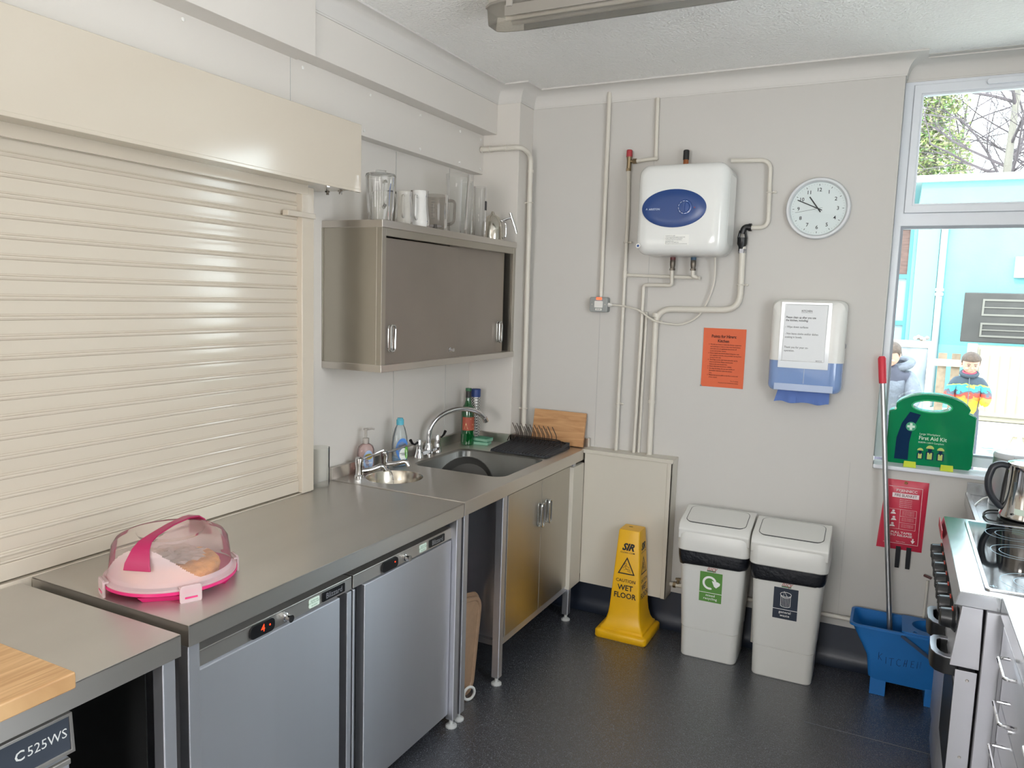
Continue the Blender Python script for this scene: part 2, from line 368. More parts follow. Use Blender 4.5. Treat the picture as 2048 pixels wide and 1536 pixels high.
# ================================================================ SHUTTER
t = thing('roller_shutter', 'cream roller shutter closed over the serving hatch', 'roller shutter', (.05, -2.5, .905))
P = []; z = .97
P.append((.058, .925)); P.append((.058, .962))
while z < 2.13:
    for dx, dz in ((0, 0), (.0045, .002), (.007, .0065), (.006, .0105), (-.001, .0125), (-.003, .0150), (-.001, .018), (.0005, .05)): P.append((.058+dx, z+dz))
    z += .0535
b = B(); b.loft([[(x, y, z) for x, z in P] for y in (-3.7, -1.628)], closed=False); obj('slat_curtain', b, cream, t, ang=30)
b = B(); b.box(.04, .068, -3.7, -1.63, .907, .955); b.box(.04, .066, -3.7, -1.63, .955, .962); obj('bottom_bar', b, cream, t, bevel=.003)
b = B(); b.box(0, .085, -1.631, -1.566, .905, 2.115); b.box(.085, .088, -1.631, -1.566, .905, 2.115); obj('guide_rail', b, cream, t, bevel=.003)
b = B(); b.box(0, .216, -3.7, -1.434, 2.122, 2.376); obj('housing', b, cream, t, bevel=.003)
b = B(); b.box(.205, .216, -3.7, -1.434, 2.112, 2.124); b.box(.075, .09, -3.7, -1.6, 2.085, 2.13); obj('lip', b, cream, t, bevel=.002)
b = B(); b.box(.088, .098, -1.72, -1.566, 1.996, 2.016); b.box(.07, .09, -1.72, -1.70, 1.996, 2.016); obj('bolt', b, cream, t, bevel=.002)
for x in (.10, .165):
    b = B(); b.lathe([(.011, 2.108), (.011, 2.114)], (x, -1.5, 0), 6); b.lathe([(.006, 2.098), (.006, 2.122)], (x, -1.5, 0), 10); obj('fixing_nut', b, chrome, t)
struct('trim_10', B().box(0, .076, -3.7, -1.566, .862, .9025), cream, 'cream hatch sill under the shutter', bevel=.002)
# ================================================================ WALL CUPBOARD
t = thing('wall_cupboard', 'stainless steel wall cupboard with two sliding doors', 'cupboard', (.155, -.82, 1.39))
cy0, cy1, cz0, cz1, cd = -1.419, -.216, 1.392, 2.008, .311
b = B(); b.box(0, cd-.03, cy0+.004, cy0+.02, cz0+.03, cz1-.03); b.box(0, cd-.03, cy1-.02, cy1-.004, cz0+.03, cz1-.03); b.box(0, .006, cy0, cy1, cz0+.03, cz1-.03)
b.box(cd-.03, cd-.004, cy0+.004, cy0+.032, cz0+.03, cz1-.03); b.box(cd-.03, cd-.004, cy1-.03, cy1-.004, cz0+.03, cz1-.03); b.box(cd-.029, cd-.0045, cy0+.032, cy1-.03, cz1-.062, cz1-.03)
cs_ = mat('cupboard_steel', 'b8b3a8', .38, .9); brushed(cs_, .9); obj('carcass', b, cs_, t, bevel=.0012)
door_w = mat('cupboard_door_steel', 'a8a098', .46, .85, var=(2, .05)); brushed(door_w, .9)
b = B(); b.box(0, cd, cy0, cy1, cz1-.03, cz1); obj('top', b, steel, t, bevel=.002)
b = B(); b.box(0, cd, cy0, cy1, cz0, cz0+.03); obj('base', b, steel, t, bevel=.002)
def dhandle(b, c, h, w, out, r=.006, axis='z'):
    """vertical cast D handle on a +x facing door, seen as a loop"""
    P = rrect(w, h, w*.48, 5)
    b.tube([(c[0]+out, c[1]+p*.84, c[2]+q*.94) for p, q in P], .0048, 8, closed=True)
    b.tube([(c[0]+.002, c[1]+p*.84, c[2]+q*.94) for p, q in P], .0035, 6, closed=True)
    for sg in (-1, 1): b.prism(ell(w*.16, .004, 10, c[1], c[2]+sg*h*.46), 'YZ', c[0], c[0]+out)
cast = mat('cast_handle', 'c9cac8', .22, 1)
d = obj('door', B().box(cd-.034, cd-.018, cy0+.034, -.80, cz0+.028, cz1-.068), door_w, t, bevel=.0015)
b = B(); dhandle(b, (cd-.018, -1.335, 1.53), .115, .034, .016); obj('handle', b, cast, d, bevel=.0015)
b = B(); b.lathe([(.011, 0), (.011, .006), (.007, .008), (.007, .018), (.009, .018), (.009, .024)], (cd-.018, -.862, 1.46), 14, 'X'); obj('lock', b, chrome, d)
d = obj('door', B().box(cd-.055, cd-.039, -.84, -.285, cz0+.028, cz1-.06), door_w, t, bevel=.0015)
b = B(); dhandle(b, (cd-.039, -.34, 1.53), .115, .034, .018); obj('handle', b, cast, d, bevel=.0015)
# ================================================================ STEEL TABLES
def top_edge(b, x0, x1, y0, y1, z, th=.055):
    b.box(x0, x1, y0, y1, z-.004, z)
    b.box(x1-.003, x1, y0, y1, z-th, z); b.box(x0, x1, y0, y0+.003, z-th, z); b.box(x0, x1, y1-.003, y1, z-th, z)
def leg(parent, x, y, zt, s=.036, m=None):
    l = obj('leg', B().box(x-s/2, x+s/2, y-s/2, y+s/2, ZF+.035, zt), m or steel_v, parent, bevel=.003)
    b = B(); b.cyl((x, y, ZF+.012), (x, y, ZF+.04), .009, n=12); b.lathe([(.024, ZF), (.024, ZF+.006), (.016, ZF+.012), (.009, ZF+.014)], (x, y, 0), 18)
    obj('foot', b, mat('foot_plastic', 'b9bab8', .35), l)
t = thing('steel_table', 'stainless steel worktop over the two fridges', 'table', (.36, -2.04, ZF))
b = B(); top_edge(b, .078, .70, -2.705, -1.388, .9); b.box(.012, .08, -1.56, -1.388, .86, .9); obj('worktop', b, steel, t, bevel=.0025)
for x, y in ((.676, -2.685), (.676, -1.412), (.12, -2.685), (.12, -1.412)): leg(t, x, y, .845)
t = thing('steel_table', 'lower stainless steel worktop above the glasswasher, carrying the bamboo board', 'table', (.37, -3.2, ZF))
b = B(); top_edge(b, .078, .71, -3.75, -2.735, .893); obj('worktop', b, steel, t, bevel=.0025)
for x, y in ((.686, -2.765), (.12, -2.765), (.686, -3.72), (.12, -3.72)): leg(t, x, y, .84)
obj('side_sheet', B().box(.10, .60, -2.752, -2.749, .1, .835), blackm, t)  # black sheet paints in the dark void under the worktop
# ---------------------------------------------------------------- fridges
led = mat('red_led', 'ff3010', .4, emit=('ff3818', 2.5))
stick = mat('pale_green_sticker', 'd7e6d8', .5)
def fridge(y0, label, hr, digit):
    t = thing('undercounter_fridge', label, 'fridge', (.38, y0+.3, ZF), group='undercounter fridges')
    y1 = y0+.61; X = .668
    b = B(); b.box(.1, X-.045, y0, y1, .03, .80); obj('cabinet', b, steel_v, t, bevel=.003)
    b = B(); b.box(X-.05, X, y0, y1, .762, .805); b.box(.12, X, y0, y1, .80, .806); pn = obj('control_panel', b, steel, t, bevel=.002)
    # plinth and castors
    b = B(); b.box(.14, X-.06, y0+.01, y1-.01, .0, .03)
    for x in (.16, X-.08):
        for y in (y0+.05, y1-.05): b.cyl((x, y, ZF), (x, y, .0), .018, n=12)
    obj('plinth', b, steel_d, t)
    if hr: a, c = y0, y1-.062
    else: a, c = y0+.055, y1-.005
    b = B(); b.box(X-.043, X+.004, a, c, .03, .757); dr = obj('door', b, steel_v, t, bevel=.003)
    b = B(); g0, g1 = (y1-.062, y1-.022) if hr else (y0+.01, y0+.055); b.box(X-.043, X-.03, g0, g1, .03, .757); obj('handle_recess', b, black, dr)
    b = B(); g2, g3 = (y1-.022, y1) if hr else (y0, y0+.01); b.box(X-.043, X, g2, g3, .03, .757); obj('edge_strip', b, steel_v, dr, bevel=.002)
    e = X+.0005; M = lambda y, z: fr((e+.0012, y, z), (0, 1, 0), (0, 0, 1))
    yc = y0+.218 if hr else y0+.195
    b = B(); b.prism(rrect(.092, .037, .014, 5, yc, .783), 'YZ', e-.002, e+.006); ct = obj('thermostat', b, black, pn, bevel=.001)
    b = B()
    if digit: b.text(digit, .030, fr((e+.0066, yc, .784), (0, 1, 0)))
    b.sheet(ell(.0028, .0028, 8, yc+.026, .786), 'YZ', e+.0066)
    obj('display', b, led, ct, flat=True)
    b = B(); b.lathe([(.013, 0), (.013, .006), (.009, .008), (.009, .020), (.011, .021), (.011, .024), (.004, .024)], (e, yc+.092, .781), 18, 'X'); obj('lock', b, chrome, pn)
    ys = y0+.432 if hr else y0+.405
    b = B(); b.prism(rrect(.045, .028, .003, 2, ys, .783), 'YZ', e-.0005, e+.0008); st = obj('test_sticker', b, stick, pn)
    b = B(); b.text('TESTED FOR\nELECTRICAL SAFETY', .0062, M(ys, .7865)); b.text('28/10/2023', .006, M(ys, .7745)); obj('print', b, mat('green_ink', '3d7a55', .6), st, flat=True)
    yb = y0+.520 if hr else y0+.5
    b = B(); b.prism(rrect(.106, .03, .004, 3, yb, .784), 'YZ', e-.001, e+.003); bd = obj('badge', b, black, pn, bevel=.001)
    b = B(); b.text('Blizzard', .0245, fr((e+.0037, yb, .7835), (0, 1, 0)), bold=.015); obj('badge_print', b, mat('silver_ink', 'a9abb0', .35, .6), bd, flat=True)
fridge(-2.655, 'stainless undercounter fridge showing a red 4, on the glasswasher side', True, '4')
fridge(-2.037, 'stainless undercounter fridge with blank display, next to the hanging gap', False, '')
# ================================================================ SINK UNIT
t = thing('sink_unit', 'stainless steel double sink unit with cupboard doors in the corner', 'sink', (.35, -.7, ZF))
sx0, sx1, sy0, sy1 = .012, .70, -1.384, -.012
bas = rrect(.50, .49, .06, 5, .38, -.69); rnd = ell(.128, .128, 36, .218, -1.185)
b = B(); outer = [(sx0, sy0), (sx1, sy0), (sx1, sy1), (.284, sy1), (.284, -.17), (sx0, -.17)]
b.plate(outer, [bas, rnd], 'XY', .901)
b.box(sx1-.003, sx1, sy0, sy1, .846, .901); b.box(sx0, sx1, sy0, sy0+.003, .846, .901); b.box(.29, sx1, sy1-.003, sy1, .846, .901)
b.box(sx1-.012, sx1, sy0, sy1, .9, .9035); b.box(sx0, sx1, sy0, sy0+.006, .9, .903)
obj('worktop', b, steel, t, bevel=.0015)
def inset(P, cx, cy, s): return [(cx+(x-cx)*s, cy+(y-cy)*s) for x, y in P]
deep = mat('sink_bowl_steel', '8f8f8c', .3, 1, var=(5, .1))
b = B(); Z = [(.901, 1.0), (.8985, .985), (.892, .965), (.74, .94), (.715, .90), (.71, .1)]
b.loft([[(x, y, z) for x, y in inset(bas, .38, -.69, s)] for z, s in Z], cap0=False)
obj('basin', b, deep, t)
b = B(); Z = [(.901, 1.0), (.895, .97), (.86, .93), (.82, .80), (.79, .5), (.785, .1)]
b.loft([[(x, y, z) for x, y in inset(rnd, .218, -1.185, s)] for z, s in Z], cap0=False)
rb = obj('round_bowl', b, mat('bowl_steel', 'c9c2b4', .22, 1), t)
b = B(); b.lathe([(.014, .0), (.014, .003), (.009, .003)], (.112, -1.222, .845), 14, 'X'); obj('overflow', b, chrome, rb)
b = B(); b.tube(fillet([(.10, -1.09, .905), (.135, -1.10, .905), (.165, -1.12, .88), (.19, -1.15, .80), (.205, -1.17, .79)], .03, 4), .0022, 6); obj('chain', b, chrome, rb)
b = B(); b.cyl((.205, -1.17, .789), (.205, -1.17, .80), .02, n=16); obj('plug', b, black, rb)
b = B(); ub = [(sx0, -1.384), (sx0+.02, -1.384)]
b.box(sx0, sx0+.018, sy0, -.17, .9, .953); b.box(sx0, .302, -.188, -.17, .9, .953); b.box(.284, .302, -.188, sy1, .9, .953); b.box(.284, sx1, sy1-.018, sy1, .9, .953)
obj('upstand', b, steel, t, bevel=.002)
b = B(); b.box(.12, .665, -.985, -.97, .17, .845); b.box(.12, .665, -.215, -.2, .17, .845); b.box(.12, .665, -.985, -.2, .165, .172); b.box(.12, .125, -.985, -.2, .17, .845)
b.box(.655, .678, -1.0, -.966, .14, .845); b.box(.655, .678, -.226, -.196, .14, .845); b.box(.655, .678, -.966, -.226, .836, .847); b.box(.655, .678, -.966, -.226, .14, .172)
obj('carcass', b, steel_v, t, bevel=.0012)
b = B(); b.box(.1, .66, -1.005, -.985, .14, .165); b.box(.64, .66, -1.0, -.985, .165, .846); obj('side_rail', b, steel_d, t)
door_st = mat('smeared_steel_door', 'c0bcb4', .2, 1, bump=(50, .04, .002), stretch=(1, 1, .05), var=(1.8, .1)); brushed(door_st, .85, .36)
for y0, y1, hy in ((-.964, -.602, -.63), (-.599, -.228, -.545)):
    d = obj('door', B().box(.665, .682, y0, y1, .174, .834), door_st, t, bevel=.002)
    b = B(); dhandle(b, (.682, hy, .666), .122, .034, .022); obj('handle', b, cast, d, bevel=.0015)
for x, y in ((.675, -1.355), (.675, -1.018), (.675, -.212), (.12, -1.355), (.12, -1.018), (.34, -.27)): leg(t, x, y, .848)
# plate leaning in the sink
t = thing('frying_pan', 'dark round pan lying on edge in the sink', 'pan', (.40, -.80, .73))
b = B(); b.M = Matrix.Translation((.385, -.835, .795)) @ Matrix.Rotation(RAD(66), 4, Vector((1, .12, 0)))
b.lathe([(.02, -.004), (.125, -.004), (.14, .012), (.150, .028), (.153, .028), (.142, .006), (.127, -.008), (.0, -.008)], (0, 0, 0), 40); obj('pan_body', b, mat('pan_grey', '4b4a48', .38, .3), t)
# ---------------------------------------------------------------- taps
def small_tap(y, ang, lev, label):
    t = thing('pillar_tap', label, 'tap', (.09, y, .901), group='small chrome basin taps', world=False)
    b = B(); b.lathe([(.022, 0), (.022, .006), (.017, .012), (.016, .045), (.019, .05), (.019, .085), (.012, .09), (0, .091)], (0, 0, 0), 22, cap=False); obj('tap_body', b, chrome, t)
    b = B(); a = RAD(ang); P = fillet([(.0, 0, .025), (.05*cos(a), .05*sin(a), .028), (.105*cos(a), .105*sin(a), .045), (.118*cos(a), .118*sin(a), .022)], .02, 5); b.tube(P, [.012]*8+[.010]*(len(P)-8), 12); obj('spout', b, chrome, t)
    b = B(); a = RAD(lev); b.tube([(.01*cos(a), .01*sin(a), .078), (.05*cos(a), .05*sin(a), .088), (.10*cos(a), .10*sin(a), .105), (.115*cos(a), .115*sin(a), .108)], [.008, .008, .006, .009], 10, flat=.6); obj('lever', b, chrome, t)
small_tap(-1.272, 50, 62, 'small chrome basin tap in front of the soap bottle')
small_tap(-1.088, 18, 48, 'small chrome basin tap beside the blue washing-up bottle')
t = thing('mixer_tap', 'tall chrome swan-neck mixer tap over the sink', 'tap', (.075, -.69, .901))
b = B(); b.prism(rrect(.04, .2, .02, 4, .075, -.69), 'XY', .912, .93)
obj('bridge', b, chrome, t, bevel=.006)
b = B(); b.lathe([(.024, .901), (.024, .925), (.020, .94), (.016, .96), (0, .96)], (.075, -.69, 0), 20); P = fillet([(.075, -.69, .95), (.075, -.69, 1.06), (.11, -.62, 1.12), (.17, -.52, 1.125), (.23, -.44, 1.085), (.235, -.43, 1.045)], .09, 8)
P = [(.075, -.69, .95), (.075, -.688, 1.0)]+[(.075+.085*(1-cos(RAD(a))), -.688+.165*(1-cos(RAD(a))), 1.0+.125*sin(RAD(a))) for a in range(12, 150, 9)]
b.tube(P, .0125, 14); e = P[-1]; b.cyl(e, (e[0]+.004, e[1]+.012, e[2]-.022), .0145, n=14); obj('spout', b, chrome, t)
for y, s in ((-.775, -1), (-.605, 1)):
    b = B(); b.lathe([(.025, .901), (.024, .908), (.016, .935), (.014, .95), (.015, .985), (.012, .992), (0, .993)], (.075, y, 0), 20, cap=False); v = obj('valve', b, chrome, t)
    b = B(); b.tube([(.075, y+s*.008, .98), (.075, y+s*.04, .972), (.075, y+s*.062, .982), (.075, y+s*.078, 1.0)], [.006, .005, .006, .008], 10); obj('lever', b, mat('dark_lever', '2c2c2e', .2, .7), v)
# ---------------------------------------------------------------- soap bottle
t = thing('soap_bottle', 'clear pump soap bottle with a pale blue label by the basin', 'soap bottle', (.058, -1.185, .901), world=False, rz=RAD(-25))
def squeeze(prof, sy, n=28): return [[(r*cos(2*pi*i/n)*sy, r*sin(2*pi*i/n), z) for i in range(n)] for r, z in prof]
b = B(); b.loft(squeeze([(.036, 0), (.040, .004), (.041, .09), (.040, .105), (.034, .122), (.020, .132), (.014, .135), (.013, .14)], .7)); obj('bottle', b, thin('pink_clear_plastic', 'f3e2e0', .30, .05, 'dcc6c2'), t)
b = B(); b.loft(squeeze([(.034, .003), (.0385, .006), (.0385, .055), (.0385, .058)], .68)); obj('liquid', b, mat('pink_soap', 'd9a29c', .2), t)
b = B(); b.M = Matrix.Diagonal((1, 1, 1, 1)); P = ell(.026, .046, 28, 0, .060)
b.loft([[(.7*.0415*math.sqrt(max(.0, 1-(p/.0415)**2))+d, p, q) for p, q in P] for d in (.0, .001)]); lb = obj('label', b, mat('pale_blue_label', '9fb6d8', .4), t)
b = B(); M2 = fr((.0305, 0, .083), (0, 1, 0)); b.sheet([(p*.75, .078+q*.5) for p, q in ell(.026, .026)], 'YZ', .0302); obj('badge', b, mat('gold_badge', 'c9b45a', .3, .5), lb, flat=True)
b = B(); b.text('Carex', .012, fr((.0312, 0, .050), (0, 1, 0)), bold=.02); obj('print', b, inkw, lb, flat=True)
b = B(); b.lathe([(.014, .134), (.015, .138), (.015, .158), (.006, .16), (.006, .195), (.011, .196), (.011, .203), (0, .204)], (0, 0, 0), 18, cap=False); b.tube([(0, 0, .199), (.0, .03, .200), (0, .042, .196)], [.006, .005, .004], 10); obj('pump', b, thin('clear_pump', 'e9e6e2', .45, .1, 'cfcac4'), t)
# ---------------------------------------------------------------- washing-up bottle
t = thing('washing_up_bottle', 'washing-up liquid bottle, nearly empty, with bright blue liquid at its base', 'bottle', (.105, -.985, .901), world=False, rz=RAD(-28))
pr = [(.034, 0), (.038, .004), (.039, .03), (.040, .07), (.041, .10), (.036, .14), (.026, .18), (.017, .198), (.016, .2)]
b = B(); b.loft(squeeze(pr, .72)); obj('bottle', b, thin('clear_bottle', 'eef2f2', .22, .05, 'd5dada'), t)
b = B(); b.loft(squeeze([(.032, .002), (.037, .005), (.038, .045)], .70)); obj('liquid', b, mat('blue_liquid', '1480b4', .15), t)
b = B(); b.lathe([(.018, .198), (.018, .222), (.014, .223), (.014, .23), (0, .23)], (0, 0, 0), 20, cap=False); b.box(-.004, .019, -.006, .006, .219, .224); obj('cap', b, mat('teal_cap', '55a9bd', .4), t)
def wrap(P, R, sy, d): return [(sy*R*math.sqrt(max(0, 1-(p/R)**2))+d, p, q) for p, q in P]
b = B(); P = ell(.031, .052, 32, 0, .085); b.loft([wrap(P, .042, .72, d) for d in (-.001, .0008)]); lb = obj('label', b, mat('blue_label', '4a7fc6', .4), t)
b = B(); P = ell(.021, .030, 24, .004, .060); b.loft([wrap(P, .042, .72, d) for d in (.0008, .0014)]); b.mi = 1; P = ell(.010, .035, 20, .021, .070); b.loft([wrap(P, .042, .72, d) for d in (.0006, .0012)])
obj('label_patch', b, [mat('label_white', 'e2e6e0', .5), mat('label_green', '6cb640', .5)], lb)
b = B(); b.text('WASHING UP\nLIQUID', .0065, fr((.0325, .004, .062), (0, 1, 0)), bold=.02); b.text('Power', .015, fr((.0315, -.002, .105), (0, 1, .25)), bold=.03); obj('print', b, inkg, lb, flat=True)
# ---------------------------------------------------------------- green bottle
t = thing('wine_bottle', 'tall green glass bottle with a red and cream label', 'bottle', (.10, -.335, .901), world=False, rz=RAD(-50))
b = B(); b.lathe([(.033, 0), (.037, .004), (.037, .19), (.034, .205), (.020, .225), (.0145, .245), (.0135, .30), (.0155, .301), (.0155, .31), (.012, .312), (0, .312)], (0, 0, 0), 30, cap=False); obj('bottle', b, mat('green_glass', '0d5a2a', .05, trans=.35, coat=1), t)
b = B(); R = .0376; P = [(R*cos(RAD(a)), R*sin(RAD(a))) for a in range(-60, 61, 6)]; b.loft([[(x, y, z) for x, y in P] for z in (.082, .155)], closed=False); lb = obj('label', b, mat('red_label', 'a8503c', .5), t)
b = B()
for a0, z0, z1, w in ((15, .09, .15, 25), (35, .085, .12, 18), (-25, .09, .125, 15)):
    q = [(a0-w, z0), (a0+w, z0), (a0, z1)]; R = .0380
    b.f([b.v((R*cos(RAD(a)), R*sin(RAD(a)), z)) for a, z in q])
obj('triangle_pattern', b, mat('cream_print', 'dcc590', .5), lb, flat=True)
b = B(); b.lathe([(.0142, .246), (.0145, .295)], (0, 0, 0), 24, cap=False); nl = obj('neck_label', b, mat('black_foil', '23211f', .4), t)
b = B(); b.lathe([(.0162, .297), (.0162, .312), (0, .3135)], (0, 0, 0), 24, cap=False); obj('cap', b, mat('green_cap', '1d5c35', .35), t)
t = thing('drinks_canister', 'slim checked canister with a blue cap behind the green bottle', 'canister', (.105, -.262, .901), world=False)
b = B(); b.lathe([(.026, 0), (.0265, .003), (.0265, .255), (.025, .26)], (0, 0, 0), 24)
m = mat('check_pattern', 'c7c4bd', .35, .3); N = m.node_tree.nodes; L = m.node_tree.links; tcn = N.new('ShaderNodeTexCoord'); ch = N.new('ShaderNodeTexChecker'); ch.inputs['Scale'].default_value = 130
ch.inputs[1].default_value = lin('3c3a3a'); ch.inputs[2].default_value = lin('c9c7c2'); L.new(tcn.outputs['Object'], ch.inputs[0]); L.new(ch.outputs[0], N['Principled BSDF'].inputs['Base Color'])
obj('canister_body', b, m, t)
b = B(); b.lathe([(.0272, .258), (.0272, .298), (.024, .302), (0, .302)], (0, 0, 0), 24, cap=False); obj('cap', b, mat('blue_cap', '27407c', .4), t)
# ---------------------------------------------------------------- sponges
spg = mat('green_sponge', '86b39a', .9, bump=(300, .5, .002)); scour = mat('green_scourer', '4f8f72', .95)
t = thing('sponge', 'pale green sponge lying flat behind the sink', 'sponge', (.168, -.29, .901), world=False, rz=RAD(8), group='green washing-up sponges')
sa = obj('foam', B().box(-.045, .045, -.032, .032, 0, .016), spg, t, bevel=.004); obj('scourer', B().box(-.045, .045, -.032, .032, .0155, .019), scour, t, bevel=.001)
dup(t, (.172, -.284, .9205), RAD(-6), 'pale green sponge stacked on top of the other sponge')
# ---------------------------------------------------------------- draining mat, plate rack, board
t = thing('draining_mat', 'ridged dark grey draining mat beside the sink', 'draining mat', (.46, -.28, .904), world=False)
b = B(); W = .33; D = .30; n = 19
prof = []
for i in range(n):
    x0 = -W/2+W*i/n; w = W/n; prof += [(x0+w*.15, .006), (x0+w*.28, .012), (x0+w*.62, .012), (x0+w*.75, .006)]
P = [(-W/2, 0)]+prof+[(W/2, 0)]
b.loft([[(x, -D/2, z) for x, z in P], [(x, D/2, z+.018) for x, z in P]]); b.box(-W/2, W/2, D/2-.01, D/2, 0, .034); b.box(W/2-.012, W/2, -D/2+.02, D/2, 0, .012)
obj('ridged_tray', b, mat('charcoal_silicone', '303236', .55), t, ang=30); t.location = (.463, -.285, .9035)
t = thing('plate_rack', 'thin dark wire plate rack standing on the draining mat', 'plate rack', (.46, -.2, .935), world=False)
wire = mat('dark_wire', '2f2420', .4, .6)
b = B(); rw = .0022
b.tube(fillet([(-.15, -.06, .0), (-.16, -.01, .022), (-.12, .0, .022), (.12, .0, .022), (.15, -.01, .018), (.165, -.05, -.005)], .015, 4), rw*1.3, 6)
b.tube(fillet([(-.14, .05, -.002), (-.145, .03, .008), (.14, .03, .008), (.145, .05, -.002)], .01, 4), rw*1.3, 6)
obj('rail', b, wire, t)
for i in range(10):
    x = -.125+i*.0268
    obj('wire_prong', B().tube(fillet([(x, -.04, -.005), (x, -.005, .012), (x, .0, .04), (x-.028, .0, .09)], .012, 3), rw, 6), wire, t)
for i in range(8):
    x = -.13+i*.0268
    obj('wire_prong', B().tube(fillet([(x, .03, -.002), (x, .032, .03), (x-.02, .032, .07)], .01, 3), rw, 6), wire, t)
for i in range(8):
    x = -.115+i*.0268
t = thing('chopping_board', 'small worn wooden board leaning on the wall behind the plate rack', 'chopping board', (.522, -.065, .905), world=False, rot=(RAD(-11), 0, 0))
wd = wood('worn_beech', 'b07f52', 'cfa070', 3.5, (1, 8, 9), .55)
obj('board', B().box(-.157, .157, -.009, .009, 0, .188), wd, t, bevel=.003)
t = thing('chopping_board', 'thick bamboo board on the steel worktop above the glasswasher', 'chopping board', (.5, -3.3, .894))
b = B(); b.box(.32, .737, -3.62, -3.012, .894, .930)
bb = wood('bamboo_board', 'b98d5e', 'd6ad7c', 2.2, (30, 1.2, 1), .45); obj('board', b, bb, t, bevel=.004)
# clear cylinder
t = thing('clear_vase', 'clear plastic cylinder standing by the shutter rail', 'vase', (.052, -1.495, .902), world=False)
b = B(); b.lathe([(.045, 0), (.0455, .165), (.0435, .165), (.043, .004), (0, .004)], (0, 0, 0), 32, cap=False); obj('cylinder', b, thin('acrylic', 'fafaf8', .06, .03, 'f0f0ee', fres=.09), t)
# ---------------------------------------------------------------- trays
tray_m = mat('beige_tray', 'a5866a', .5, var=(30, .06))
def tray(cx, tw, label, first=None):
    t = thing('serving_tray', label, 'tray', (.60, cx, -.012), world=False, group='beige trays leaning in the gap', rot=(RAD(-13), RAD(-2), RAD(0)))
    W, H = .31, .43
    R = [rrect(W, H, .06, 6, 0, H/2), rrect(W-.006, H-.006, .058, 6, 0, H/2), rrect(W-.035, H-.035, .045, 6, 0, H/2), rrect(W-.05, H-.05, .04, 6, 0, H/2)]
    b = B(); b.loft([[(d, x, y) for x, y in r] for r, d in zip([R[0], R[1], R[1], R[2], R[3]], (0, .004, .0065, .006, -.007))], cap0=True); obj('tray_body', b, tray_m, t); return t
a = tray(-1.262, 0, 'beige canteen tray leaning at the front in the gap')
a2 = dup(a, (.575, -1.236, -.006), 0, 'beige canteen tray behind, its rim just showing'); a2.rotation_euler = (RAD(-13), RAD(-2), 0)
t = thing('round_tray', 'dark maroon round tray behind the beige trays', 'tray', (.44, -1.2, ZF), world=False, rot=(0, RAD(-3), 0))
b = B(); b.lathe([(0, 0), (.17, 0), (.185, .02), (.188, .02), (.174, -.004), (0, -.004)], (0, 0, .27), 36, cap=False); b2 = B()
b2.lathe([(0, 0), (.22, 0), (.24, .02), (.244, .02), (.225, -.004), (0, -.004)], (-.02, 0, .26), 40, 'X', cap=False); b.bm.free(); obj('tray_body', b2, mat('maroon', '4a1f24', .5), t)
t = thing('rubber_ring', 'white ring lying against the foot of the trays', 'ring', (.64, -1.205, -.0), world=False, rz=RAD(-25))
b = B(); b.tube([(0, .028*cos(a*pi/12), .028*sin(a*pi/12)+.004) for a in range(24)], .006, 10, closed=True); obj('ring', b, plw, t)
# ---------------------------------------------------------------- cake carrier
t = thing('cake_carrier', 'pink and clear domed cake carrier on the worktop', 'cake carrier', (.425, -2.528, .9005), world=False, rz=RAD(-24))
pink = mat('magenta_plastic', 'd0286e', .3); frost = thin('frosted_pink', 'f4e6e6', .5, .25, 'eed9d9', fres=.1); clr = thin('clear_dome', 'fcf8f6', .10, .03, 'fbf4f0', fres=.08)
b = B(); b.lathe([(0, .018), (.15, .018), (.158, .022), (.170, .030), (.172, .030), (.172, .022), (.158, .014), (.15, .012), (0, .012)], (0, 0, 0), 56, cap=False)
bs = obj('base', b, pink, t)
for k in range(4):
    a = RAD(45+90*k+20); b = B(); b.M = Matrix.Rotation(a, 4, 'Z'); b.loft([[(.118, -.045, 0), (.145, -.045, 0), (.145, .045, 0), (.118, .045, 0)], [(.112, -.055, .016), (.158, -.055, .016), (.158, .055, .016), (.112, .055, .016)]]); obj('foot', b, pink, bs)
# lid: clear dome with frosted skirt that rises to the handle on two sides
prof = [(.170, .030), (.170, .036), (.160, .040), (.157, .050), (.153, .085), (.148, .118), (.138, .134), (.118, .144), (.095, .149), (.088, .148), (.082, .138), (.07, .134), (.0, .134)]
b = B(); n = 200; rings = []
P2 = []
for (r0, z0), (r1, z1) in zip(prof[:-2], prof[1:-1]):
    k_ = max(1, int(math.hypot(r1-r0, z1-z0)/.0025)); P2 += [(r0+(r1-r0)*i/k_, z0+(z1-z0)*i/k_) for i in range(k_)]
prof = P2+[prof[-2], prof[-1]]
for r, z in prof[:-1]: rings.append([b.v((r*cos(2*pi*i/n), r*sin(2*pi*i/n), z)) for i in range(n)])
top = b.v((0, 0, .134))
def hi(i):
    a = abs(sin(2*pi*(i+.5)/n-RAD(45))); return .052+.085*max(0, (a-.55)/.45)**1.3
for k in range(len(rings)-1):
    for i in range(n):
        z = (prof[k][1]+prof[k+1][1])/2; b.mi = 1 if (z < hi(i)) else 0
        b.f([rings[k][i], rings[k][(i+1) % n], rings[k+1][(i+1) % n], rings[k+1][i]])
b.mi = 0
for i in range(n): b.f([rings[-1][i], rings[-1][(i+1) % n], top])
ld = obj('lid', b, [clr, frost], t, ang=50)
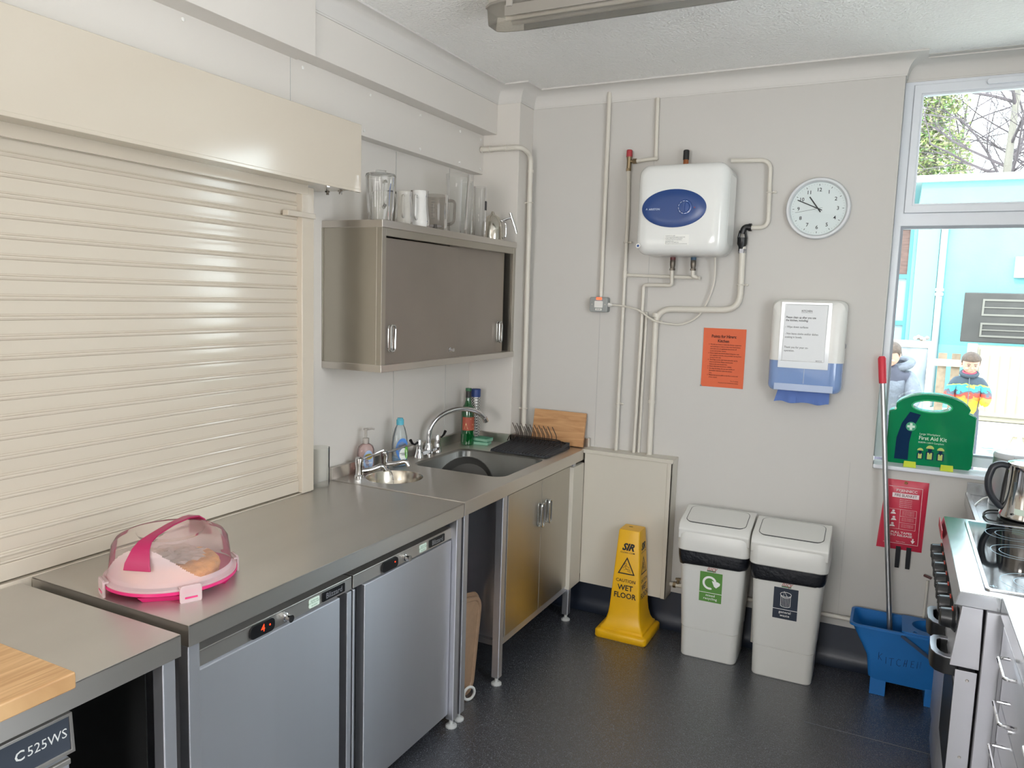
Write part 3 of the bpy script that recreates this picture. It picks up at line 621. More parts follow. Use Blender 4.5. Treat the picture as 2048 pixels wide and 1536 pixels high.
for k in range(4):
    b = B(); b.M = Matrix.Rotation(RAD(90*k), 4, 'Z')
    b.loft([[(x, y, z) for y, z in rrect(.056, .05, .010, 4, 0, .020)] for x in (.171, .178)]); b.box(.162, .176, -.028, .028, .036, .042); c = obj('clip', b, frost, ld, bevel=.002)
    b = B(); b.M = Matrix.Rotation(RAD(90*k), 4, 'Z'); b.box(.1775, .1792, -.016, .016, .010, .0145); obj('slot', b, pink, c)
b = B(); H = []; b.M = Matrix.Rotation(RAD(45), 4, 'Z')
for y, z, w in ((-.159, .086, .037), (-.157, .104, .034), (-.140, .136, .024), (-.12, .150, .018), (-.08, .156, .013), (0, .159, .011), (.08, .156, .013), (.12, .150, .018), (.140, .136, .024), (.157, .104, .034), (.159, .086, .037)):
    n_ = Vector((0, y, (z-.06)*1.2)).normalized(); H.append([(-w, y, z), (w, y, z), (w, y+n_.y*.005, z+n_.z*.005), (-w, y+n_.y*.005, z+n_.z*.005)])
b.loft(H); obj('handle', b, mat('dark_pink_plastic', 'a81e55', .35), ld, bevel=.0015)
t = thing('cake', 'golden sponge cake with foil inside the carrier', 'cake', (.425, -2.528, .9185), world=False)
b = B(); rings = []
random.seed(3)
for r, z in ((.11, 0), (.125, .008), (.127, .03), (.118, .042), (.06, .047), (.005, .047)): rings.append([((r+random.uniform(-.003, .003))*cos(2*pi*i/40), (r+random.uniform(-.003, .003))*sin(2*pi*i/40), z+random.uniform(-.002, .002)) for i in range(40)])
b.loft(rings); obj('cake_body', b, mat('golden_crumb', 'c98a4e', .8, bump=(90, .8, .006), var=(25, .25)), t, ang=80)
b = B(); random.seed(5); n = 14; g = [[b.v((-.10+.2*i/n, -.10+.2*j/n, .052+random.uniform(0, .012))) for j in range(n+1)] for i in range(n+1)]
for i in range(n):
    for j in range(n):
        if ((i-n/2+.5)**2+(j-n/2+.5)**2) < 40: b.f([g[i][j], g[i+1][j], g[i+1][j+1], g[i][j+1]])
obj('foil', b, thin('cling_film', 'dccfcb', .5, .2, 'cbb8b2'), t, flat=True)
# ---------------------------------------------------------------- glasswasher
t = thing('glasswasher', 'glasswasher with a slate control panel under the worktop with the bamboo board', 'dishwasher', (.32, -3.2, ZF))
b = B(); b.box(.12, .575, -3.5, -2.94, ZF+.02, .765); obj('casing', b, steel_d, t, bevel=.003)
b = B(); b.plate([(-3.5, .675), (-2.935, .675), (-2.94, .770), (-3.5, .770)], [[(-3.49, .684), (-2.944, .684), (-2.947, .763), (-3.49, .763)]], 'YZ', .575, .606); fp = obj('panel_frame', b, steel, t, bevel=.001)
b = B(); b.box(.575, .603, -3.49, -2.945, .684, .763); pp = obj('control_panel', b, mat('slate_panel', '454b55', .4), t)
obj('print', B().text('C', .031, fr((.6036, -3.054, .726), (0, 1, 0)), bold=.02), inkw, pp, flat=True)
b = B(); b.text('525WS', .031, fr((.6036, -2.995, .726), (0, 1, 0)), sx=.95); obj('print', b, inkw, pp, flat=True)
b = B(); b.prism(rrect(.075, .046, .005, 3, -3.135, .712), 'YZ', .603, .6042); st = obj('test_sticker', b, stick, pp)
b = B(); b.text('TESTED FOR\nELECTRICAL SAFETY', .0095, fr((.6046, -3.135, .722), (0, 1, 0))); b.text('28/10/2023\nM.FLSR', .0105, fr((.6046, -3.132, .702), (0, 1, 0))); obj('print', b, mat('green_ink', '3d7a55', .6), st, flat=True)
b = B(); b.box(.575, .603, -3.5, -2.948, .10, .668); d = obj('door', b, steel_v, t, bevel=.003); b = B(); b.box(.6, .612, -3.5, -2.95, .655, .668); obj('handle', b, steel, d, bevel=.002)
# ================================================================ THINGS ON THE CUPBOARD
zt = 2.008
def jug(name, label, cat, x, y, prof, mt, rz=0, handle=None, ribs=0, spout=True, lid=False, hm=None, n=48, group=None):
    t = thing(name, label, cat, (x, y, zt), world=False, rz=RAD(rz), group=group)
    b = B(); R = []
    H = prof[-1][1]
    for r, z in prof:
        ring = []
        for i in range(n):
            a = 2*pi*i/n; rr = r
            if ribs and z > .01: rr += .0022*(1 if (i//2) % 2 else -1)*min(1, (H-z)/.02)
            if spout and z > H*.8: rr += .018*((z-H*.8)/(H*.2))*max(0, cos(a-pi))**10
            ring.append((rr*cos(a), rr*sin(a), z))
        R.append(ring)
    b.loft(R, cap1=False); obj('jug_body', b, mt, t, ang=60)
    if handle:
        r0, z0, z1, out, hr = handle
        P = fillet([(r0-.004, 0, z1), (r0+out, 0, z1+.004), (r0+out*.9, 0, z0+.01), (r0-.006, 0, z0)], .028, 7); obj('handle', B().tube(P, hr, 10, flat=.7), hm or mt, t)
    if lid:
        b = B(); b.lathe([(prof[-1][0]*1.02, H), (prof[-1][0]*.98, H+.01), (prof[-1][0]*.7, H+.013), (0, H+.014)], (0, 0, 0), 32, cap=False); b.box(-.01, .01, -.02, .02, H+.012, H+.026); obj('lid', b, mt, t)
    return t
clearp2 = thin('clear_acrylic', 'f2f2f0', .07, .04, 'f4f4f4'); smoky = thin('smoky_clear', 'dedad6', .08, .04, 'c9c5c0'); milk = thin('milky_plastic', 'e4e2dc', .55, .2, 'dedad2')
jug('water_pitcher', 'ribbed clear plastic pitcher with lid nearest the shutter', 'pitcher', .245, -1.345, [(.04, 0), (.048, .004), (.052, .06), (.056, .12), (.060, .175), (.061, .178)], clearp2, rz=-40, handle=(.055, .05, .15, .035, .007), ribs=1, lid=True)
jug('plastic_jug', 'large milky plastic jug with a looped lid handle behind the others', 'jug', .10, -1.13, [(.05, 0), (.055, .005), (.055, .10), (.052, .13), (.045, .15)], milk, rz=200, spout=False)
b = B(); b.tube(fillet([(0, -.05, .13), (0, -.048, .175), (0, .05, .175), (0, .062, .13)], .03, 6), .006, 10)
tt = thing('loop_handle_lid', 'clear looped carrying lid standing behind the white jugs', 'lid', (.09, -1.04, zt), world=False)
b = B(); b.tube(fillet([(0, -.075, .0), (0, -.07, .165), (0, .04, .165), (0, .06, .09), (0, .06, 0)], .05, 7), .0045, 10); obj('loop', b, smoky, tt)
jug('plastic_jug', 'small white plastic jug between the pitcher and the taller white jug', 'jug', .235, -1.165, [(.036, 0), (.040, .004), (.038, .05), (.033, .12), (.034, .142), (.0345, .143)], milk, rz=-60, handle=(.036, .03, .12, .028, .006), group='white plastic jugs')
jug('plastic_jug', 'waisted glossy white jug next to the measuring jug', 'jug', .245, -1.063, [(.044, 0), (.048, .004), (.047, .03), (.040, .09), (.038, .13), (.040, .158), (.041, .159)], thin('white_jug', 'eceae6', .75, .08, 'e8e6e2'), rz=-70, handle=(.042, .03, .13, .028, .006), group='white plastic jugs')
mj = jug('measuring_jug', 'clear measuring jug with a big handle and scale marks', 'jug', .235, -.915, [(.052, 0), (.056, .004), (.058, .08), (.060, .158), (.062, .16)], smoky, rz=52, handle=(.056, .03, .14, .04, .0085))
b = B()
for i in range(8): b.M = Matrix.Rotation(RAD(-115), 4, 'Z'); b.box(.0588, .0592, -.012, -.002 if i % 2 else .004, .05+i*.012, .0512+i*.012)
obj('scale_marks', b, inkg, mj)
b = B(); b.tube([(0, 0, .003), (0, 0, .03)], [.012, .009], 12); b.box(-.03, .03, -.004, .004, .018, .026); obj('blade_hub', b, mat('hub_grey', '6d6a6a', .3, .6), mj)
jug('clear_vase', 'tall wide clear flared cylinder on the cupboard', 'vase', .225, -.70, [(.042, 0), (.047, .004), (.050, .10), (.056, .22), (.060, .285), (.061, .286)], clearp2, spout=False)
jug('clear_vase', 'tall narrow clear tube between the flared cylinder and the labelled tube', 'vase', .20, -.575, [(.030, 0), (.032, .004), (.033, .15), (.034, .27), (.0345, .271)], clearp2, spout=False)
tb = jug('clear_vase', 'tall clear square-edged tube with a small sticker by the steel pot', 'vase', .235, -.50, [(.030, 0), (.033, .004), (.034, .13), (.035, .255), (.0355, .256)], clearp2, spout=False, n=8, rz=12)
b = B(); b.box(.0335, .0345, -.008, .008, .14, .185); bx = B(); obj('sticker', b, mat('sticker_dark', '3b3b3e', .5), tb)
t = thing('steel_coffee_pot', 'domed stainless steel pot with a long side lever', 'coffee pot', (.235, -.36, zt), world=False, rz=RAD(28))
b = B(); b.lathe([(.052, 0), (.056, .004), (.057, .05), (.052, .09), (.036, .12), (.012, .135), (.006, .15), (0, .151)], (0, 0, 0), 36, cap=False); obj('pot_body', b, mat('polished_steel', 'cfcabf', .12, 1), t)
b = B(); b.tube(fillet([(.04, 0, .10), (.085, 0, .118), (.10, 0, .12)], .01, 3), .006, 10); b.tube([(.092, 0, .145), (.10, 0, .12), (.118, 0, .075), (.128, 0, .04)], [.008, .0075, .007, .0065], 12); obj('lever', b, chrome, t)
b = B(); b.tube(fillet([(.048, -.01, .105), (.07, -.012, .09), (.07, -.012, .02), (.054, -.01, .012)], .02, 5), .004, 8); obj('handle', b, chrome, t)
# corner pipe
def pipeclip(parent, p, r, wall='y', m=None):
    """saddle clip: p centre of the pipe"""
    b = B(); x, y, z = p
    b.tube([(x+(r+.003)*cos(a*pi/8), y+(r+.003)*sin(a*pi/8), z) for a in range(16)], .0035, 6, closed=True)
    if wall == 'y': b.box(x-.005, x+.005, y, -.001, z-.004, z+.004); b.cyl((x+r, y, z), (x+r+.016, y, z), .005, n=8); b.sph((x+r+.016, y-.002, z), .0065, n=8, m=6)
    else: b.box(.281, x, y-.004, y+.004, z-.004, z+.004)
    obj('clip', b, pipew, parent)
t = thing('overflow_pipe', 'cream painted pipe bending round the corner pillar and down', 'pipe', (.31, -.1, .96))
P = fillet([(.062, -.197, 2.512), (.312, -.197, 2.512), (.312, -.085, 2.49), (.312, -.065, .955)], .045, 7)
obj('pipe', B().tube(P, .0135, 14), pipew, t)
for x in (.07, .115, .215): obj('collar', B().cyl((x-.006, -.197, 2.512), (x+.006, -.197, 2.512), .0165), pipew, t)
for z in (2.41, 1.0): obj('collar', B().cyl((.312, -.081 if z > 2 else -.066, z), (.312, -.081 if z > 2 else -.066, z-.014), .0165), pipew, t)
pipeclip(t, (.312, -.077, 2.235), .0135, 'x'); pipeclip(t, (.312, -.067, 1.09), .0135, 'x')
# ================================================================ BACK WALL PIPES
def pipe(name, label, pts, r, clips=(), rad=.03, cat='pipe', m=None, n=12):
    t = thing(name, label, cat, pts[-1]); obj('pipe_run', B().tube(fillet(pts, rad, 7), r, n), m or pipew, t)
    for c in clips: pipeclip(t, c, r)
    return t
pipe('conduit', 'straight white conduit from the ceiling coving down to the grey switch', [(.727, -.016, 2.80), (.727, -.016, 1.73)], .0115, cat='conduit')
pipe('conduit', 'short white pipe dropping from the coving to the red relief valve', [(.987, -.012, 2.75), (.993, -.012, 2.452)], .0105, cat='conduit')
t = pipe('water_pipe', 'thin white pipe from the red valve down into the boxing, with a tee', [(.855, -.03, 2.395), (.862, -.03, 2.2), (.860, -.03, 1.6), (.857, -.03, .90)], .0095, [(.861, -.03, 2.02), (.857, -.03, 1.162)])
obj('tee_branch', B().tube(fillet([(.862, -.03, 1.850), (1.225, -.035, 1.842), (1.262, -.05, 1.84)], .01), .0085, 10), pipew, t)
obj('collar', B().cyl((.861, -.03, 1.835), (.861, -.03, 1.87), .0125), pipew, t)
t = pipe('water_pipe', 'thin white pipe stepping right under the boiler, left of the thick pipe', [(1.12, -.06, 1.91), (1.122, -.05, 1.80), (.967, -.03, 1.80), (.965, -.03, 1.5), (.957, -.03, .90)], .0095, [(.965, -.03, 1.655)], rad=.018)
pipe('water_pipe', 'thin white pipe half hidden between the stepped pipe and the thick pipe', [(.985, -.012, 1.66), (.979, -.012, .90)], .0075)
t = pipe('waste_pipe', 'thick white waste pipe from the black tundish sweeping left and down', [(1.460, -.03, 2.0), (1.465, -.03, 1.685), (1.041, -.03, 1.676), (1.043, -.03, .90)], .0155, [(1.464, -.03, 1.81), (1.041, -.03, 1.612)], rad=.085, n=16)
for z in (1.655, 1.20): obj('collar', B().cyl((1.042, -.03, z), (1.042, -.03, z-.02), .0185), pipew, t)
t = pipe('discharge_pipe', 'thin white looped pipe from behind the boiler to the tundish', [(1.38, -.03, 2.413), (1.566, -.03, 2.408), (1.574, -.03, 2.088), (1.485, -.03, 2.088)], .0105, [(1.572, -.03, 2.255)], rad=.05)
t = thing('tundish', 'black plastic tundish joining the thin and thick pipes', 'pipe fitting', (1.46, -.03, 2.0))
b = B(); b.tube(fillet([(1.497, -.03, 2.090), (1.462, -.03, 2.092), (1.455, -.03, 2.06)], .02), .015, 14); b.cyl((1.497, -.03, 2.09), (1.484, -.03, 2.09), .019); obj('elbow', b, black, t)
b = B(); b.cyl((1.445, -.03, 2.075), (1.437, -.03, 2.035), .006, n=8); b.cyl((1.468, -.03, 2.075), (1.476, -.03, 2.035), .006, n=8); obj('bridge', b, black, t)
b = B(); b.lathe([(.016, 1.975), (.017, 1.995), (.024, 2.01), (.024, 2.04), (.020, 2.04), (.018, 2.012), (0, 2.0)], (1.457, -.03, 0), 20, cap=False); obj('cup', b, black, t)
b = B(); b.lathe([(.019, 1.965), (.019, 1.985)], (1.459, -.03, 0), 6); obj('nut', b, steel_d, t)
t = thing('relief_valve', 'brass relief valve with a red cap left of the boiler', 'valve', (.855, -.03, 2.39))
b = B(); b.lathe([(.010, 2.39), (.012, 2.405), (.012, 2.44), (.014, 2.455), (.014, 2.462)], (.856, -.03, 0), 14); b.cyl((.856, -.03, 2.437), (.885, -.03, 2.437), .009); b.lathe([(.014, .878), (.014, .897)], (0, -.03, 2.437), 6, 'X'); b.lathe([(.014, 2.388), (.014, 2.402)], (.855, -.03, 0), 6); obj('valve_body', b, mat('worn_brass', '8d7c62', .4, .9), t)
b = B(); b.lathe([(.0165, 2.46), (.0155, 2.492), (.012, 2.496), (0, 2.496)], (.856, -.03, 0), 12, cap=False); obj('cap', b, mat('red_plastic', 'a8323a', .4), t)
pipe('conduit', 'short white link pipe between the relief valve and the ceiling pipe', [(.893, -.03, 2.437), (.995, -.03, 2.444), (.998, -.014, 2.446)], .0095, rad=.01)
t = thing('air_vent_valve', 'copper fitting with a black cap on top of the boiler', 'valve', (1.165, -.06, 2.38))
b = B(); b.lathe([(.016, 2.35), (.016, 2.40), (.0135, 2.405), (.0135, 2.425)], (1.163, -.06, 0), 14); obj('valve_body', b, copper, t)
b = B(); b.lathe([(.0155, 2.424), (.015, 2.468), (.012, 2.472), (0, 2.472)], (1.163, -.06, 0), 16, cap=False); obj('cap', b, black, t)
for x, lab, cm in ((1.123, 'red-banded brass inlet connector under the boiler, left one', mat('dull_red', '6a3b3c', .5)), (1.229, 'blue-banded brass inlet connector under the boiler, right one', mat('dull_blue', '3d5a72', .5))):
    t = thing('hose_connector', lab, 'pipe fitting', (x, -.06, 1.89), group='connectors under the boiler')
    b = B(); b.lathe([(.009, 1.88), (.011, 1.885), (.014, 1.905), (.014, 1.925), (.011, 1.93)], (x, -.06, 0), 12); b.lathe([(.0145, 1.876), (.0145, 1.886)], (x, -.06, 0), 6); obj('connector_body', b, mat('grey_brass', '6f6960', .4, .8), t)
    b = B(); b.lathe([(.014, 1.928), (.014, 1.945), (.017, 1.946), (.017, 1.953)], (x, -.06, 0), 14); obj('band', b, cm, t)
pipe('conduit', 'tiny white stub pipe under the blue-banded boiler connector', [(1.229, -.06, 1.88), (1.229, -.055, 1.848), (1.25, -.05, 1.842)], .0095, rad=.01)
t = thing('boiler', 'white wall-mounted water heater with a blue oval panel', 'water heater', (1.2, -.15, 1.94))
bx0, bx1, bz0, bz1 = .982, 1.418, 1.942, 2.377; bcx, bcz = (bx0+bx1)/2, (bz0+bz1)/2
def bring(s, y, r): return [(x, y, z) for x, z in rrect((bx1-bx0)-2*s, (bz1-bz0)-2*s, r, 6, bcx, bcz)]
b = B(); b.loft([bring(.03, -.02, .04), bring(.012, -.03, .05), bring(0, -.06, .055), bring(0, -.215, .055), bring(.004, -.238, .053), bring(.015, -.258, .05), bring(.032, -.268, .045), bring(.06, -.2705, .04)]); bo = obj('casing', b, mat('gloss_white_enamel', 'e2e3e0', .16), t, ang=60)
b = B(); b.loft([[(x, y, z) for x, z in ell(rx, rz, 48, 1.171, 2.162)] for rx, rz, y in ((.157, .091, -.268), (.156, .090, -.2735), (.152, .086, -.2755), (.10, .05, -.2765))]); pn = obj('oval_panel', b, mat('royal_blue_panel', '24447f', .3), t)
b = B(); b.lathe([(.036, -.2755), (.034, -.280), (.026, -.281), (.024, -.288), (0, -.289)], (1.226, 0, 2.165), 32, 'Y', cap=False); b.box(1.222, 1.230, -.294, -.286, 2.146, 2.186); obj('dial', b, mat('royal_blue_dial', '2a4c8a', .25), pn)
b = B(); R0, R1 = .0285, .0305
for k in range(9):
    a0 = RAD(60+k*30); P = [(1.226+R1*cos(a0+RAD(d)), 2.165+R1*sin(a0+RAD(d))) for d in range(0, 23, 4)]+[(1.226+R0*cos(a0+RAD(d)), 2.165+R0*sin(a0+RAD(d))) for d in range(20, -1, -4)]
    b.sheet(P, 'XZ', -.2812)
b.text('ARISTON', .0125, fr((1.078, -.2772, 2.158)), bold=.02, space=1.05); b.text('A', .013, fr((1.040, -.2772, 2.159)), bold=.01)
obj('print', b, mat('panel_ink', 'c9d6ea', .5), pn, flat=True)
b = B(); b.lathe([(.003, 0), (0, -.001)], (1.273, -.2776, 2.163), 10, 'Y'); obj('pilot_lamp', b, mat('red_lamp', 'a33a3a', .4), pn)
b = B(); b.prism(rrect(.118, .048, .002, 2, 1.193, 2.013), 'XZ', -.2712, -.2700); lb = obj('warning_label', b, mat('label_paper', 'e9e9e4', .6), t)
b = B()
for i, (s, w) in enumerate((('WARNING TO USER', .5), ('1. Do not operate this appliance until it is full', 1), ('of water. Always turn on hot tap before', 1), ('2. Disconnect electricity supply before', 1), ('removing the cover.', .5), ('IMPORTANT INFORMATION', .6), ('This appliance must be earthed and serviced yearly', 1))):
    b.text(s, .0052, fr((1.138, -.2716, 2.032-.0063*i)), align='LEFT', bold=.01)
obj('print', b, inkg, lb, flat=True)
b = B(); b.lathe([(.011, -.2706), (.011, -.2716), (0, -.2716)], (1.003, 0, 1.985), 20, 'Y', cap=False); b.mi = 1; b.lathe([(.0085, -.2714), (0, -.2722)], (1.003, 0, 1.985), 20, 'Y', cap=False); obj('round_sticker', b, [mat('label_paper', 'e9e9e4', .6), mat('royal_blue_dial', '2a4c8a')], t)
b = B(); b.loft([[(1.4175, y, z) for y, z in rrect(.15, .33, .025, 5, -.14, 2.16)], [(1.4195, y, z) for y, z in rrect(.145, .325, .022, 5, -.14, 2.16)]]); obj('side_cover', b, mat('gloss_white_enamel', 'e2e3e0', .16), t, bevel=.001)
# cable and switch
pipe('power_cable', 'thin white cable looping from the switch to the boiler', [(.78, -.03, 1.690), (.86, -.045, 1.688), (.96, -.05, 1.668), (1.02, -.052, 1.622), (1.08, -.05, 1.605), (1.19, -.04, 1.598), (1.27, -.03, 1.65), (1.312, -.03, 1.74), (1.335, -.03, 1.83), (1.335, -.06, 1.95)], .0052, rad=.06, cat='cable', n=8)
t = thing('isolator_switch', 'grey metal isolator switch with a glowing red neon', 'switch', (.725, -.02, 1.65))
b = B(); b.prism(rrect(.102, .080, .010, 4, .725, 1.690), 'XZ', -.042, 0); obj('back_box', b, mat('grey_metal', '8f9392', .4, .3), t, bevel=.003)
b = B(); b.prism(rrect(.048, .036, .003, 2, .726, 1.691), 'XZ', -.047, -.041); obj('rocker', b, plw, t, bevel=.002)
b = B(); b.prism(rrect(.030, .012, .002, 2, .727, 1.722), 'XZ', -.0445, -.041); obj('neon', b, mat('neon_red', 'ff4020', .4, emit=('ff5030', 2.5)), t)
b = B(); b.prism(rrect(.036, .011, .001, 2, .726, 1.664), 'XZ', -.0435, -.041); lb = obj('label', b, mat('label_paper', 'e9e9e4', .6), t)
b = B(); b.text('BOILER', .0075, fr((.726, -.0438, 1.664)), bold=.03); obj('print', b, inkg, lb, flat=True)
b = B(); b.cyl((.775, -.03, 1.690), (.800, -.03, 1.690), .0095, n=14); b.lathe([(.0125, .777), (.0125, .787)], (0, -.03, 1.69), 6, 'X'); obj('cable_gland', b, plw, t)
for x in (.688, .762): b = B(); b.lathe([(.003, -.043), (0, -.0435)], (x, 0, 1.691), 8, 'Y'); obj('screw', b, steel, t)
# low pipe with valve
t = pipe('skirting_pipe', 'white painted pipe running low along the back wall', [(1.18, -.028, .218), (3.1, -.028, .218)], .011)
b = B(); b.lathe([(.016, 1.21), (.016, 1.225)], (0, -.028, .218), 6, 'X'); b.cyl((1.235, -.028, .218), (1.235, -.028, .25), .007); b.box(1.222, 1.248, -.034, -.022, .248, .256); obj('stop_valve', b, mat('worn_brass', '8d7c62', .4, .9), t)
# ================================================================ CLOCK
t = thing('wall_clock', 'round white wall clock with black numerals', 'clock', (1.794, 0, 2.174))
cx, cz = 1.794, 2.174
b = B(); b.lathe([(.140, 0), (.1435, -.012), (.1435, -.030), (.139, -.038), (.130, -.038), (.124, -.028), (.122, -.018)], (cx, 0, cz), 64, 'Y', cap=False); obj('rim', b, mat('clock_rim', 'cfd2d4', .35), t)
b = B(); b.lathe([(.1245, -.018), (0, -.0181)], (cx, 0, cz), 64, 'Y', cap=False); fc = obj('dial', b, mat('clock_dial', 'e6e7e6', .5), t)
b = B()
for h in range(1, 13):
    a = RAD(90-30*h); b.text(str(h), .024, fr((cx+.087*cos(a), -.0185, cz+.087*sin(a))), bold=.012)
    b.M = Matrix.Translation((cx, 0, cz)) @ Matrix.Rotation(-a, 4, 'Y'); b.box(.106, .114, -.0188, -.0183, -.0011, .0011); b.M = None
for k in range(60):
    if k % 5: a = RAD(6*k); b.M = Matrix.Translation((cx, 0, cz)) @ Matrix.Rotation(a, 4, 'Y'); b.box(.112, .116, -.0186, -.0183, -.0003, .0003); b.M = None
obj('numerals', b, ink, fc, flat=True)
def hand(nm, ang, l, w, y, tail=.02, m=ink):
    b = B(); b.M = Matrix.Translation((cx, 0, cz)) @ Matrix.Rotation(RAD(ang), 4, 'Y'); b.box(-w/2, w/2, y, y+.0012, -tail, l); obj(nm, b, m, t)
hand('hour_hand', -36, .068, .0058, -.0225); hand('minute_hand', -66, .102, .0045, -.0245); hand('second_hand', -100, .102, .0012, -.0262)
b = B(); b.lathe([(.1235, -.0300), (0, -.0301)], (cx, 0, cz), 64, 'Y', cap=False); obj('lens', b, glassp, t)
# ================================================================ NOTICES, DISPENSER
t = thing('orange_notice', 'orange paper notice for hirers pinned on the back wall', 'notice', (1.394, 0, 1.44))
b = B(); n = 8; b.loft([[(1.289+.212*i/n, -.0015-.004*(abs(i/n-.5)*2)**3*(1 if j in (0, 4) else .4), 1.290+.300*j/4) for i in range(n+1)] for j in range(5)], closed=False)
orp = mat('orange_paper', 'dc6a45', .75); obj('paper', b, orp, t)
b = B(); b.text('Points for Hirers:', .0215, fr((1.393, -.0045, 1.549)), bold=.02, sx=.82); b.text('Kitchen', .0215, fr((1.391, -.0045, 1.526)), bold=.02, sx=.85)
L1 = ['We ask our hirers to leave the kitchen equipment', 'and worktops as clean as they were found please', 'and make sure all appliances are turned off', 'at the end of their session.', '', 'If you require tea towels please bring your own', 'and regularly wash the ones provided, leaving them', 'drying on the rails.', 'The fridge on the right hand side is for use by', 'hirers at all times. Please remove your', 'items at the end of each hire.', 'Please take home all of your rubbish.', 'No deep fat frying. Do not use candles or', 'flammable materials inside the kitchen', 'area.', 'Please mop up any spills on the floor at the end', 'of the session.']
y = 1.508; k = 0
for s in L1:
    if s == '': continue
    b.text(s, .0082, fr((1.327, -.0045, y)), align='LEFT', bold=.008, sx=.92); y -= .0112
for q in (0, 4, 7, 10, 11, 14): b.sheet(ell(.0016, .0016, 8, 1.320, 1.508-.0112*q), 'XZ', -.0045)
b.text('The Trustees', .0075, fr((1.476, -.0045, 1.325)), align='RIGHT'); b.text('Friends of the community centre', .0075, fr((1.476, -.0045, 1.314)), align='RIGHT')
obj('print', b, mat('notice_ink', '4a2a22', .7), t, flat=True)
b = B(); b.sph((1.291, -.006, 1.293), .004); obj('pin', b, steel_d, t)
t = thing('towel_dispenser', 'white paper towel dispenser with a blue window and a notice', 'towel dispenser', (1.794, -.06, 1.31))
def dring(y, s, z0, z1, r): return [(x, y, z) for x, z in rrect(.332-2*s, z1-z0, r, 6, 1.795, (z0+z1)/2)]
b = B()
R = []
for y, s in ((0, .006), (-.03, 0), (-.085, 0), (-.108, .008), (-.120, .028), (-.123, .055)):
    P = [(1.629+s, y, 1.455), (1.961-s, y, 1.455)]+[(1.795+(.166-s-.035)+.035*cos(RAD(a)), y, 1.744-s-.035+.035*sin(RAD(a))) for a in range(0, 91, 15)]+[(1.795-(.166-s-.035)+.035*cos(RAD(a)), y, 1.744-s-.035+.035*sin(RAD(a))) for a in range(90, 181, 15)]
    R.append(P)
b.loft(R); obj('cover', b, plw, t, ang=40)
b = B(); R = []
for y, s in ((0, .008), (-.03, .002), (-.083, .002), (-.105, .010), (-.117, .030), (-.119, .057)):
    P = [(1.795-(.166-s-.03)+.03*cos(RAD(a)), y, 1.308+s*.4+.03+.03*sin(RAD(a))) for a in range(180, 271, 15)]+[(1.795+(.166-s-.03)+.03*cos(RAD(a)), y, 1.308+s*.4+.03+.03*sin(RAD(a))) for a in range(270, 361, 15)]+[(1.961-s, y, 1.455), (1.629+s, y, 1.455)]
    R.append(P)
b.loft(R); wn_ = obj('window', b, mat('translucent_blue', '7f9ac9', .12, coat=.5), t, ang=40)
b = B(); b.box(1.664, 1.926, -.123, -.118, 1.314, 1.347); b.box(1.793, 1.797, -.1215, -.118, 1.35, 1.45); obj('lower_lip', b, mat('pale_translucent', 'a9b8d4', .2), wn_, bevel=.002)
b = B(); b.prism(rrect(.222, .309, .001, 1, 1.787, 1.577), 'XZ', -.1262, -.1245); nt = obj('notice_sleeve', b, mat('plastic_sleeve', 'd4d9dd', .12), t)
b = B(); b.sheet([(1.688, 1.453), (1.878, 1.453), (1.884, 1.724), (1.694, 1.724)], 'XZ', -.1265); obj('notice_paper', b, mat('white_paper', 'e3e5e6', .6), nt, flat=True)
b = B(); Yp = -.1268; b.text('KITCHEN', .0125, fr((1.790, Yp, 1.692)), bold=.015, sx=.9)
for s, z, bd in (('Please clean up after you use', 1.661, .018), ('the kitchen, including:', 1.647, .018), ('- Wipe down surfaces', 1.616, .004), ('- Not leave cloths and/or dishes', 1.584, .004), ('soaking in bowls.', 1.568, .004), ('Thank you for your co-', 1.520, .004), ('operation.', 1.504, .004)):
    b.text(s, .0135, fr((1.699, Yp, z)), align='LEFT', bold=bd, sx=.84)
b.text('B.F.C.C.', .0085, fr((1.872, Yp, 1.461)), align='RIGHT', bold=.01)
for x0, x1, z0, z1 in ((1.692, 1.881, 1.7205, 1.7213), (1.688, 1.878, 1.4552, 1.456), (1.6915, 1.6922, 1.456, 1.721), (1.8795, 1.8802, 1.456, 1.721), (1.765, 1.815, 1.684, 1.685)): b.sheet([(x0, z0), (x1, z0), (x1, z1), (x0, z1)], 'XZ', Yp)
obj('print', b, ink, nt, flat=True)
b = B(); b.sph((1.962, -.06, 1.535), .004, .004, .012, 8, 6); obj('lock', b, steel_d, t)
b = B(); random.seed(2); n = 20; R = []
for j, z in enumerate((1.322, 1.305, 1.288, 1.270, 1.254)):
    R.append([(1.665+.246*i/n+(.004*(4-j) if i < 4 else 0), -.075-.008*sin(i*1.1+j*.5)*(j/4)-.012*j/4-.006*(i == 9), z+.004*sin(i*.7)*(j == 4)+.005*(i/n > .5)*(j == 4)*0) for i in range(n+1)])
b.loft(R, closed=False)
tw = obj('paper_towel', b, mat('blue_paper_towel', '5f79b6', .85), None); tag(tw, 'blue paper towel hanging out of the dispenser', 'paper towel')
